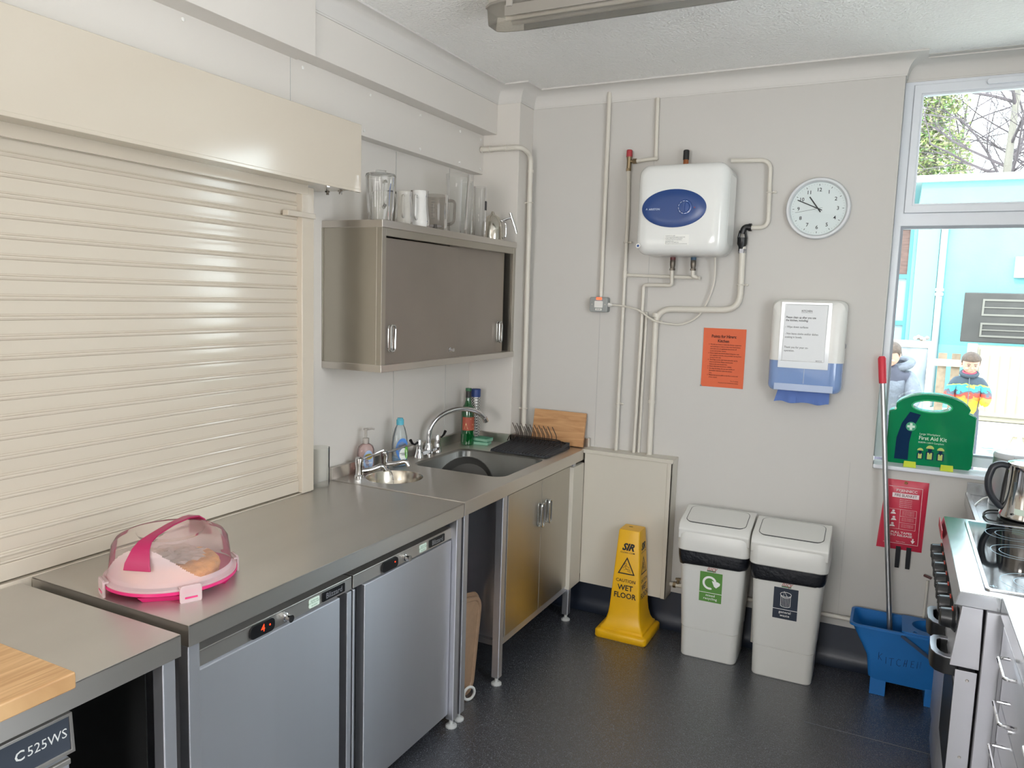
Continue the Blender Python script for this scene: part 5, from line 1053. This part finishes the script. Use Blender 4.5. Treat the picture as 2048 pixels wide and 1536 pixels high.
obj('power_cord', B().tube(fillet([(-.078, -.05, .005), (-.133, -.05, .006), (-.143, .05, .006), (-.113, .14, .006), (-.028, .15, .006), (-.018, .09, .006)], .05, 7), .0035, 8), black, t)
t = thing('kettle', 'pale grey lidded kettle behind the polished one, against the window', 'kettle', (2.665, -.145, .9), world=False)
grk = mat('brushed_pale_grey', 'b9bcc0', .3, .6)
b = B(); b.lathe([(.085, 0), (.088, .004), (.087, .02), (.08, .024), (0, .024)], (0, 0, 0), 36, cap=False); obj('power_base', b, grk, t)
b = B(); b.lathe([(.082, .024), (.086, .03), (.085, .20), (.083, .205)], (0, 0, 0), 40); kb = obj('kettle_body', b, grk, t)
b = B(); b.lathe([(.086, .205), (.086, .216), (.080, .226), (.05, .234), (0, .236)], (0, 0, 0), 40, cap=False); b.box(-.020, .018, -.088, -.075, .150, .222); obj('lid', b, mat('pale_lid', 'd6dade', .3), kb, bevel=.002)
obj('power_cord', B().tube(fillet([(-.065, -.015, .03), (-.10, -.015, .025), (-.13, -.055, .006), (-.145, -.115, .005)], .03, 6), .0035, 8), plw, t)
# small wall hook and cable behind the cooker
t = thing('cooker_cable', 'thin pipe and clip on the wall behind the cooker knobs', 'pipe', (2.385, -.02, .3))
obj('pipe_run', B().tube([(2.385, -.014, .23), (2.388, -.014, .47)], .006, 8), pipew, t)
b = B(); b.cyl((2.372, -.012, .492), (2.40, -.03, .488), .006, n=8); obj('hook', b, mat('hook_brown', '5a3a38', .5), t)
# outdoor colours: light swatches darkened evenly to offset the strong sky
base_lin = lin
def dim(c, k=.47):
    q = base_lin(c); return (q[0]*k, q[1]*k, q[2]*k, 1)
def yard(name, col, *a, **k):
    global lin
    lin = dim
    try: m = mat(name, col, *a, **k)
    finally: lin = base_lin
    return m
# ================================================================ OUTSIDE
grd_ = mat('pale_paving', 'd0cabd', .9, var=(1.5, .15), bump=(20, .3, .01))
struct('ground', B().box(-20, 30, .23, 60, -.25, -.05), grd_, 'pale paved yard outside the window')
teal = yard('teal_render', '86cfd2', .8, var=(1.3, .08), bump=(30, .3, .01))
t = thing('teal_building', 'teal rendered building with a white parapet across the yard', 'building', (6, 13.5, -.05)); t['kind'] = 'structure'
b = B(); b.box(2.36, 13, 12, 17, -.05, 4.0); obj('building_wall', b, teal, t)
b = B(); b.box(2.25, 13.1, 11.9, 17.1, 4.0, 4.12); obj('parapet', b, yard('white_coping', 'd8d7d2', .6), t, bevel=.01)
b = B(); b.box(2.36, 13, 11.975, 12, -.05, 1.1); b.box(2.361, 2.72, 11.96, 12, 1.1, 3.6); obj('plinth', b, yard('plinth_and_shade_teal', '8fd0d5', .8), t)  # upright strip added to paint the unbleached, shaded part of the wall
b = B(); b.box(3.9, 4.9, 11.9, 12, 2.32, 2.68); obj('wall_sign', b, yard('white_board', 'eeeeea', .6), t)
b = B(); b.box(0, 2.32, 12.0, 12.04, 0, 0); b.bm.free()
t = thing('downpipe', 'grey and white plastic downpipe on the teal wall', 'pipe', (2.8, 11.94, -.05))
obj('pipe_run', B().tube([(2.785, 11.93, 3.35), (2.785, 11.93, 2.2), (2.785, 11.93, -.03)], .055, 14), yard('downpipe_grey', 'c4c6c6', .5), t)
for z in (2.06, 1.98, 3.2): obj('collar', B().cyl((2.785, 11.93, z), (2.785, 11.93, z+.05), .07), yard('downpipe_white', 'e4e4e2', .5), t)
t = thing('side_building', 'lower building with a brown shutter and a tall window', 'building', (1.2, 13.5, -.05)); t['kind'] = 'structure'
b = B(); b.plate([(-4, -.05), (2.355, -.05), (2.355, 3.40), (-4, 3.40)], [[(1.2, .45), (2.30, .45), (2.30, 3.25), (1.2, 3.25)]], 'XZ', 12.05, 12.3); b.box(-4, 2.35, 12.3, 16, 3.3, 3.40); obj('building_wall', b, teal, t)
b = B(); b.plate([(1.2, .45), (2.30, .45), (2.30, 3.25), (1.2, 3.25)], [[(1.26, .5), (2.24, .5), (2.24, 1.42), (1.26, 1.42)], [(1.26, 1.5), (2.24, 1.5), (2.24, 2.28), (1.26, 2.28)], [(1.26, 2.36), (2.24, 2.36), (2.24, 3.2), (1.26, 3.2)]], 'XZ', 12.08, 12.16); obj('window_frame', b, yard('teal_frame', '4b95a3', .5), t)
obj('shutter_board', B().box(1.24, 2.26, 12.12, 12.15, 2.34, 3.22), yard('brown_board', '75584f', .8, var=(6, .25), stretch=(1, 1, 6)), t)
for z0, z1 in ((.5, 1.42), (1.5, 2.28)): obj('pane', B().box(1.26, 2.24, 12.12, 12.125, z0, z1), yard('hazy_pane', 'a9c4c8', .1), t)
# fence
wdf = yard('weathered_fence', 'a58f78', .85, var=(9, .2))
t = thing('picket_fence', 'weathered wooden fence in front of the teal wall', 'fence', (2.9, 10.9, -.05))
obj('rail', B().box(2.2, 3.18, 10.86, 10.90, .78, .90), yard('pale_rail', 'cfc3ae', .8), t); obj('rail', B().box(2.2, 3.18, 10.86, 10.90, .2, .3), yard('pale_rail', 'cfc3ae', .8), t)
for i in range(5): obj('picket', B().box(2.22+.2*i, 2.35+.2*i, 10.9, 10.925, -.05, 1.0), wdf, t, bevel=.004)
# storage shed
shd = yard('beige_resin', 'aca28d', .6, var=(2, .05))
t = thing('storage_shed', 'beige resin garden store with its dark lid propped open', 'storage box', (4.3, 10.5, -.05))
b = B(); b.box(3.26, 5.3, 10.42, 11.2, -.04, 1.16); bx = obj('box_body', b, shd, t, bevel=.01)
for x0, x1 in ((3.38, 4.25), (4.29, 5.2)):
    b = B(); b.box(x0, x1, 10.39, 10.43, .04, 1.12)
    d = obj('door', b, shd, t, bevel=.008)
    for i in range(5): obj('groove', B().box(x0+.14*(i+1)-.006, x0+.14*(i+1)+.006, 10.385, 10.391, .12, 1.02), yard('groove_shade', 'a89c82', .7), d)
obj('corner_post', B().box(3.20, 3.34, 10.38, 10.50, -.04, 1.20), yard('pale_post', 'b9b6a8', .6), t, bevel=.01)
b = B(); b.M = Matrix.Translation((0, 11.18, 1.2)) @ Matrix.Rotation(RAD(8), 4, 'X'); b.box(3.13, 5.35, -.03, .03, .0, .84); ld = obj('lid', b, yard('charcoal_lid', '4b4744', .7, var=(4, .15)), t, bevel=.015)
b = B(); b.M = Matrix.Translation((0, 11.18, 1.2)) @ Matrix.Rotation(RAD(8), 4, 'X')
for z0, z1 in ((.10, .34), (.46, .74)):
    for x0 in (3.4, 4.4): b.plate([(x0, z0), (x0+.85, z0), (x0+.85, z1), (x0, z1)], [[(x0+.03, z0+.03), (x0+.82, z0+.03), (x0+.82, (z0+z1)/2-.008), (x0+.03, (z0+z1)/2-.008)], [(x0+.03, (z0+z1)/2+.008), (x0+.82, (z0+z1)/2+.008), (x0+.82, z1-.03), (x0+.03, z1-.03)]], 'XZ', -.045, -.028)
obj('lid_ribs', b, yard('rib_grey', '8a857c', .7), ld)
# easel blackboard
pale = yard('pale_timber', 'd8c8ae', .7, var=(8, .08))
t = thing('chalkboard_easel', 'large timber framed chalkboard with white chalk smears', 'chalkboard', (2.2, 6.1, -.05))
obj('board', B().box(1.75, 2.50, 6.06, 6.08, .46, 1.28), yard('smeared_slate', '64727e', .7, var=(3.2, .25, 'c8d2da'), stretch=(1, 1, .5)), t)
b = B(); b.plate([(1.68, .38), (2.57, .38), (2.57, 1.36), (1.68, 1.36)], [[(1.75, .46), (2.50, .46), (2.50, 1.28), (1.75, 1.28)]], 'XZ', 6.04, 6.10); obj('frame', b, pale, t, bevel=.004)
for x in (1.72, 2.53):
    b = B(); b.loft([[(x-.03, 6.02, -.05), (x+.03, 6.02, -.05), (x+.03, 6.05, -.05), (x-.03, 6.05, -.05)], [(x-.03, 6.05, 1.3), (x+.03, 6.05, 1.3), (x+.03, 6.08, 1.3), (x-.03, 6.08, 1.3)]]); obj('leg', b, pale, t)
    b = B(); b.loft([[(x-.03, 6.5, -.05), (x+.03, 6.5, -.05), (x+.03, 6.53, -.05), (x-.03, 6.53, -.05)], [(x-.03, 6.1, 1.3), (x+.03, 6.1, 1.3), (x+.03, 6.13, 1.3), (x-.03, 6.13, 1.3)]]); obj('leg', b, pale, t)
b = B(); random.seed(9)
for i in range(9): b.sph((2.36+.03*(i % 5), 6.06+random.uniform(-.02, .02), 1.385+random.uniform(-.01, .025)), .022, n=8, m=6)
o = obj('cloth_bundle', b, yard('speckled_cloth', 'cdbdb8', .9, var=(30, .4)), None); tag(o, 'small speckled cloth bundle on the corner of the chalkboard', 'cloth')
# play mat and A-frame stool
o = obj('play_mat', B().box(2.9, 4.6, 5.6, 7.6, -.049, -.035), None or yard('patterned_mat', 'a9ada7', .9, var=(6, .35, 'f2c7c0'), speck=(7, '5fc4c4', .60)), None); tag(o, 'pale mat with coloured patches on the yard', 'mat')
t = thing('timber_trestle', 'small pale timber trestle standing on the mat', 'trestle', (3.5, 5.4, -.035))
for sx_ in (-1, 1):
    for sy_ in (-1, 1): obj('leg', B().tube([(3.37+sx_*.20, 5.3+sy_*.15, -.035), (3.37+sx_*.03, 5.3+sy_*.02, .47)], .022, 4), pale, t, flat=True)
obj('top', B().box(3.28, 3.46, 5.2, 5.4, .46, .50), pale, t, bevel=.004)
# ---------------------------------------------------------------- trees
def leafcloud(b, boxes, n, s, seed):
    random.seed(seed)
    for i in range(n):
        c, r = random.choice(boxes); 
        d = Vector((random.gauss(0, 1), random.gauss(0, 1), random.gauss(0, 1))).normalized()*random.uniform(.55, 1)
        p = Vector((c[0]+d.x*r[0], c[1]+d.y*r[1], c[2]+d.z*r[2]))
        u = Vector((random.gauss(0, 1), random.gauss(0, 1), random.gauss(0, 1))).normalized(); w = u.orthogonal().normalized(); k = s*random.uniform(.6, 1.4)
        q = [p+u*k, p+w*k*.6, p-u*k, p-w*k*.6]; b.mi = random.choice((0, 0, 1, 2)); b.f([b.v(x) for x in q])
greens = [yard('leaf_light', 'b9c574', .7), yard('leaf_mid', '86a95e', .7), yard('leaf_straw', 'd6c9a2', .8)]
bark = yard('pale_bark', '9a9184', .9, bump=(20, .5, .02)); twig = yard('twig_brown', '6f6264', .9)
t = thing('ivy_tree', 'big tree smothered in light green ivy beyond the teal building', 'tree', (2.0, 19, -.05))
b = B(); leafcloud(b, [((1.6, 19, 6.0), (1.9, 1.2, 2.6)), ((2.6, 18.6, 5.2), (.95, .9, 1.3)), ((2.3, 18.8, 7.8), (1.2, 1, 1.8)), ((.2, 19, 4.5), (1.5, 1, 3)), ((2.2, 18.5, 3.6), (1.3, .9, 1.4))], 24000, .055, 11); ob_ = obj('ivy_foliage', b, greens, t, flat=True); ob_['kind'] = 'stuff'
obj('trunk', B().tube([(2.1, 19, -.05), (2.2, 19, 3), (2.6, 19, 6.5), (2.7, 19, 9)], [.35, .3, .22, .1], 10), bark, t)
def branches(b, p, d, L, r, depth):
    n = 4; P = [p]; q = p; dd = d
    for i in range(n):
        dd = (dd+Vector((random.uniform(-.16, .16), random.uniform(-.16, .16), random.uniform(-.05, .12)))).normalized(); q = q+dd*L/n; P.append(q)
    b.tube(P, [r*(1-.12*i) for i in range(n+1)], 5 if depth > 1 else 3)
    if depth > 0:
        for k in range(4 if depth > 1 else 5):
            i = random.randint(1, n); a = random.uniform(0, 6.28); o_ = dd.orthogonal().normalized(); o_ = Matrix.Rotation(a, 3, dd) @ o_
            branches(b, P[i], (dd*.8+o_*random.uniform(.5, 1.0)).normalized(), L*random.uniform(.5, .75), r*.5, depth-1)
for i, (x, y, h, r, sd, lab) in enumerate(((4.06, 16.5, 9, .11, 21, 'bare tree with a straight pale trunk behind the white parapet'), (4.75, 18.5, 8, .07, 33, 'thin bare tree just right of the pale trunk'), (3.3, 21, 7.5, .07, 45, 'far bare tree between the ivy and the pale trunk'))):
    t = thing('bare_tree', lab, 'tree', (x, y, -.05), group='bare winter trees'); random.seed(sd)
    T_ = [Vector((x, y, -.05)), Vector((x+.02, y, 3)), Vector((x, y, 5)), Vector((x+.06, y, 7)), Vector((x+.1, y, h))]
    obj('trunk', B().tube(T_, [r, r*.85, r*.75, r*.55, r*.2], 8), bark, t)
    b = B()
    for k in range(16):
        z = random.uniform(3.6, h-.5); a = random.uniform(0, 6.28); branches(b, Vector((x+.03, y, z)), Vector((cos(a), sin(a)*.6, random.uniform(.25, .9))).normalized(), random.uniform(1.5, 2.6), r*.34, 2)
    o_ = obj('branches', b, twig, t, ang=60); o_['kind'] = 'stuff'
# ================================================================ PEOPLE
def skin_body(name, joints, edges, mt, parent, sub=2):
    """one continuous surface grown on a skeleton: joints {name: (xyz, rx, ry)}"""
    bm = bmesh.new(); V = {}; L = bm.verts.layers.skin.verify()
    for k, (p, rx, ry) in joints.items(): v = bm.verts.new(p); V[k] = v; v[L].radius = (rx, ry)
    first = True
    for a, c in edges: bm.edges.new((V[a], V[c]))
    root = list(joints)[0]; V[root][L].use_root = True
    o = obj(name, bm, mt, parent, skin=True, flat=True)
    m = o.modifiers.new('skin', 'SKIN'); m.use_smooth_shade = True; m.branch_smoothing = .4
    s = o.modifiers.new('sub', 'SUBSURF'); s.levels = sub; s.render_levels = sub
    return o
skinm = yard('skin', 'd79f86', .5, sss=.05); hair = yard('short_brown_hair', '5f4b3d', .8, bump=(60, .8, .01), var=(40, .2))
def head(parent, c, s, tilt, yaw, hr=True):
    """c centre of the head, s half height"""
    M = Matrix.Translation(c) @ Matrix.Rotation(yaw, 4, 'Z') @ Matrix.Rotation(tilt, 4, 'X')   # faces -y
    b = B(); b.M = M; n = 20; R = []
    for z, w, f, bk in ((-1.0, .18, .50, .05), (-.93, .36, .66, .25), (-.78, .50, .74, .50), (-.55, .62, .78, .66), (-.30, .70, .78, .80), (-.05, .73, .76, .90), (.15, .75, .76, .94), (.40, .74, .76, .94), (.62, .66, .68, .86), (.82, .48, .50, .66), (.95, .26, .28, .38), (1.0, .06, .08, .1)):
        ring = []
        for i in range(n):
            a = 2*pi*i/n; x = w*cos(a); y = (bk if sin(a) > 0 else f)*sin(a)
            ring.append((x*s, y*s, z*s))
        R.append(ring)
    b.loft(R)
    b.sph((0, -.80*s, -.22*s), .10*s, .15*s, .14*s, 10, 8); b.sph((0, -.72*s, -.52*s), .20*s, .09*s, .05*s, 10, 6)
    for sg in (-1, 1): b.sph((sg*.75*s, .06*s, -.12*s), .07*s, .14*s, .20*s, 10, 8); b.sph((sg*.36*s, -.62*s, -.34*s), .2*s, .16*s, .16*s, 10, 8)
    h = obj('head', b, skinm, parent, ang=80, sub=1)
    for sg in (-1, 1):
        b = B(); b.M = M; b.sph((sg*.28*s, -.70*s, -.02*s), .10*s, .07*s, .05*s, 10, 6); obj('eye', b, yard('eye_dark', '3a2b26', .3), h)
        b = B(); b.M = M; b.tube([(sg*.14*s, -.76*s, .13*s), (sg*.28*s, -.75*s, .17*s), (sg*.42*s, -.66*s, .12*s)], .025*s, 6); obj('eyebrow', b, hair, h)
    b = B(); b.M = M; b.sph((0, -.79*s, -.525*s), .17*s, .05*s, .028*s, 10, 6); obj('mouth', b, yard('lips', 'b8716a', .5), h)
    if hr:
        b = B(); b.M = M; R = []; random.seed(1)
        for z, w, f, bk in ((.28, .80, .55, 1.0), (.42, .82, .80, 1.02), (.62, .74, .78, .95), (.84, .55, .60, .74), (.99, .32, .34, .44), (1.08, .08, .10, .12)):
            R.append([((w+random.uniform(-.02, .02))*cos(2*pi*i/24)*s, ((bk if sin(2*pi*i/24) > 0 else f)+random.uniform(-.02, .02))*sin(2*pi*i/24)*s, (z-(.55 if z < .3 and sin(2*pi*i/24) > -.15 else 0)-(.3 if z < .3 and sin(2*pi*i/24) > .5 else 0))*s) for i in range(24)])
        b.loft(R); obj('hair', b, hair, h, ang=80)
    return h
def hand_(parent, c, fwd, down, side, s=1.0, name='hand'):
    """small mitten-free hand: palm, four curled fingers and thumb, one skinned surface"""
    f = Vector(fwd).normalized(); d = Vector(down).normalized(); w = f.cross(d).normalized()
    c = Vector(c); J = {'palm': (c, .017*s, .011*s), 'wrist': (c-f*.035*s, .013*s, .011*s)}; E = [('wrist', 'palm')]
    for k, (o, l) in enumerate(((-.018, .028), (-.006, .033), (.006, .031), (.017, .025))):
        a = c+f*.022*s+w*o*s; m = a+f*l*.6*s+d*.006*s; e = m+f*l*.3*s+d*.014*s
        J['k%d' % k] = (a, .0065*s, .0065*s); J['m%d' % k] = (m, .0058*s, .0058*s); J['e%d' % k] = (e, .005*s, .005*s); E += [('palm', 'k%d' % k), ('k%d' % k, 'm%d' % k), ('m%d' % k, 'e%d' % k)]
    a = c+w*side*.018*s-f*.005*s; e = a+w*side*.014*s+f*.022*s+d*.008*s; J['t0'] = (a, .008*s, .008*s); J['t1'] = (e, .006*s, .006*s); E += [('palm', 't0'), ('t0', 't1')]
    return skin_body(name, J, E, skinm, parent, 1)
# jacket: bands of colour woven into the cloth, by height
jk = yard('patterned_jacket', '2f3f4c', .75, bump=(25, .3, .01)); N = jk.node_tree.nodes; L = jk.node_tree.links
tcn = N.new('ShaderNodeTexCoord'); sp_ = N.new('ShaderNodeSeparateXYZ'); nz = N.new('ShaderNodeTexNoise'); nz.inputs['Scale'].default_value = 14; mth = N.new('ShaderNodeMath'); mth.operation = 'MULTIPLY_ADD'; mth.inputs[1].default_value = .065; hf = N.new('ShaderNodeMath'); hf.operation = 'MULTIPLY'; hf.inputs[1].default_value = .5
rp = N.new('ShaderNodeValToRGB'); L.new(tcn.outputs['Object'], sp_.inputs[0]); L.new(tcn.outputs['Object'], nz.inputs['Vector']); L.new(nz.outputs['Fac'], mth.inputs[0]); L.new(sp_.outputs['Z'], hf.inputs[0]); L.new(hf.outputs[0], mth.inputs[2]); L.new(mth.outputs[0], rp.inputs[0]); L.new(rp.outputs[0], N['Principled BSDF'].inputs['Base Color'])
cr = rp.color_ramp; cr.interpolation = 'CONSTANT'
zz = lambda z: (z+.05+.065)/2
stops = [(0, 'e6b820'), (zz(.80), 'f0c41c'), (zz(.845), 'ee8a2a'), (zz(.875), 'd8402c'), (zz(.905), '5a5560'), (zz(.925), '38b6c0'), (zz(.965), '2a8f9c'), (zz(.978), 'a8c84a'), (zz(.988), '2f3f4c')]
cr.elements[0].position = 0; cr.elements[0].color = dim(stops[0][1]); cr.elements[1].position = stops[1][0]; cr.elements[1].color = dim(stops[1][1])
for p, c in stops[2:]: e = cr.elements.new(p); e.color = dim(c)
t = thing('person', 'small child in a navy, turquoise and orange jacket looking down', 'person', (2.835, 4.8, -.05))
cx_, cy_ = 2.835, 4.8
J = {'pelvis': ((cx_, cy_, .60), .105, .085), 'waist': ((cx_, cy_, .76), .125, .095), 'chest': ((cx_, cy_-.005, .94), .118, .09), 'neck': ((cx_, cy_, 1.085), .045, .045), 'throat': ((cx_, cy_-.01, 1.12), .038, .038)}
E_s = [('pelvis', 'waist'), ('waist', 'chest'), ('chest', 'neck'), ('neck', 'throat')]
for s_, n_ in ((-1, 'L'), (1, 'R')):
    J['sh'+n_] = ((cx_+s_*.115, cy_, 1.035), .052, .050); J['el'+n_] = ((cx_+s_*.165, cy_-.02, .885), .043, .042); J['wr'+n_] = ((cx_+s_*.135, cy_-.13, .815), .034, .033)
    J['th'+n_] = ((cx_+s_*.065, cy_, .50), .065, .07); J['kn'+n_] = ((cx_+s_*.07, cy_-.01, .28), .052, .052); J['an'+n_] = ((cx_+s_*.07, cy_, .04), .042, .045)
    E_s += [('chest', 'sh'+n_), ('sh'+n_, 'el'+n_), ('el'+n_, 'wr'+n_), ('pelvis', 'th'+n_), ('th'+n_, 'kn'+n_), ('kn'+n_, 'an'+n_)]
body = skin_body('body', J, E_s, [yard('dark_trousers', '4a4a5a', .8)], t)
torso = {k: (p, rx+.012, ry+.012) for k, (p, rx, ry) in J.items() if k in ('pelvis', 'waist', 'chest', 'neck') or k[:2] in ('sh', 'el', 'wr')}
torso['neck'] = (torso['neck'][0], .066, .066)
skin_body('jacket', torso, [e for e in E_s if e[0] in torso and e[1] in torso], jk, t)
b = B(); b.tube([(cx_+.068*cos(a), cy_+.065*sin(a)-.005, 1.105+.022*sin(a)) for a in [2*pi*i/16 for i in range(16)]], .020, 8, closed=True); obj('collar', b, yard('navy_cloth', '33414f', .8), t)
b = B(); b.tube([(cx_+.052*cos(a), cy_+.05*sin(a)-.012, 1.118+.016*sin(a)) for a in [2*pi*i/16 for i in range(16)]], .012, 8, closed=True); obj('red_lining', b, yard('red_lining', 'c8405a', .8), t)
b = B(); b.tube([(cx_+.004, cy_-.112, .70), (cx_+.003, cy_-.118, .80), (cx_+.002, cy_-.108, .95), (cx_, cy_-.072, 1.07)], .004, 6); obj('zip', b, yard('zip_grey', '55606a', .5), t)
head(t, Vector((cx_+.004, cy_-.025, 1.212)), .103, RAD(20), RAD(6))
for s_ in (-1, 1): hand_(t, (cx_+s_*.118, cy_-.175, .800), (-s_*.3, -1, -.25), (0, 0, -1), -s_, .85)
for s_ in (-1, 1):
    b = B(); b.loft([[(cx_+s_*.07+x, cy_+y-.03, z) for x, y in rrect(w, d, .03, 4)] for z, w, d in ((-.05, .08, .19), (-.03, .085, .195), (.0, .075, .17), (.03, .07, .10))]); obj('shoe', b, yard('dark_shoe', '3a3a44', .7), t, ang=60)
# second figure: grey padded coat, bending, seen from behind at the window edge
t = thing('person', 'person in a grey padded hooded coat bending beside the chalkboard', 'person', (2.14, 4.2, -.05))
coat = yard('grey_padded_coat', '70747f', .6, bump=(11, .9, .03), var=(9, .12))
X, Y = 2.17, 4.2
J = {'pelvis': ((X, Y+.1, .62), .15, .15), 'waist': ((X, Y+.02, .80), .165, .15), 'chest': ((X+.01, Y-.06, 1.0), .165, .14), 'neck': ((X-.02, Y-.14, 1.15), .075, .07), 'throat': ((X-.03, Y-.17, 1.2), .05, .05)}
E_s = [('pelvis', 'waist'), ('waist', 'chest'), ('chest', 'neck'), ('neck', 'throat')]
for s_, n_ in ((-1, 'L'), (1, 'R')):
    J['sh'+n_] = ((X+s_*.14, Y-.07, 1.08), .072, .07); J['el'+n_] = ((X+s_*.19, Y-.16, .90), .062, .06); J['wr'+n_] = ((X+s_*.13, Y-.32, .80), .045, .045)
    J['th'+n_] = ((X+s_*.09, Y+.07, .48), .085, .09); J['kn'+n_] = ((X+s_*.095, Y-.02, .27), .065, .065); J['an'+n_] = ((X+s_*.095, Y+.05, .03), .05, .05)
    E_s += [('chest', 'sh'+n_), ('sh'+n_, 'el'+n_), ('el'+n_, 'wr'+n_), ('pelvis', 'th'+n_), ('th'+n_, 'kn'+n_), ('kn'+n_, 'an'+n_)]
skin_body('body', J, E_s, [yard('dark_trousers', '4a4a5a', .8)], t)
torso = {k: (p, rx+.016, ry+.016) for k, (p, rx, ry) in J.items() if k in ('pelvis', 'waist', 'chest', 'neck') or k[:2] in ('sh', 'el', 'wr')}
skin_body('coat', torso, [e for e in E_s if e[0] in torso and e[1] in torso], coat, t)
b = B(); b.tube([(X+.03+.11*cos(a), Y-.05+.07*sin(a), 1.20+.035*sin(a)+.02*cos(a)) for a in [2*pi*i/18 for i in range(18)]], .042, 10, closed=True); obj('hood', b, coat, t, sub=1)
head(t, Vector((X-.035, Y-.19, 1.30)), .105, RAD(28), RAD(-25))
for s_ in (-1, 1): hand_(t, (X+s_*.11, Y-.37, .785), (-s_*.3, -1, -.3), (0, 0, -1), -s_, .9)
for s_ in (-1, 1):
    b = B(); b.loft([[(X+s_*.095+x, Y+y+.02, z) for x, y in rrect(w, d, .03, 4)] for z, w, d in ((-.05, .09, .22), (-.03, .095, .225), (.0, .085, .19), (.03, .08, .11))]); obj('shoe', b, yard('dark_shoe', '3a3a44', .7), t, ang=60)
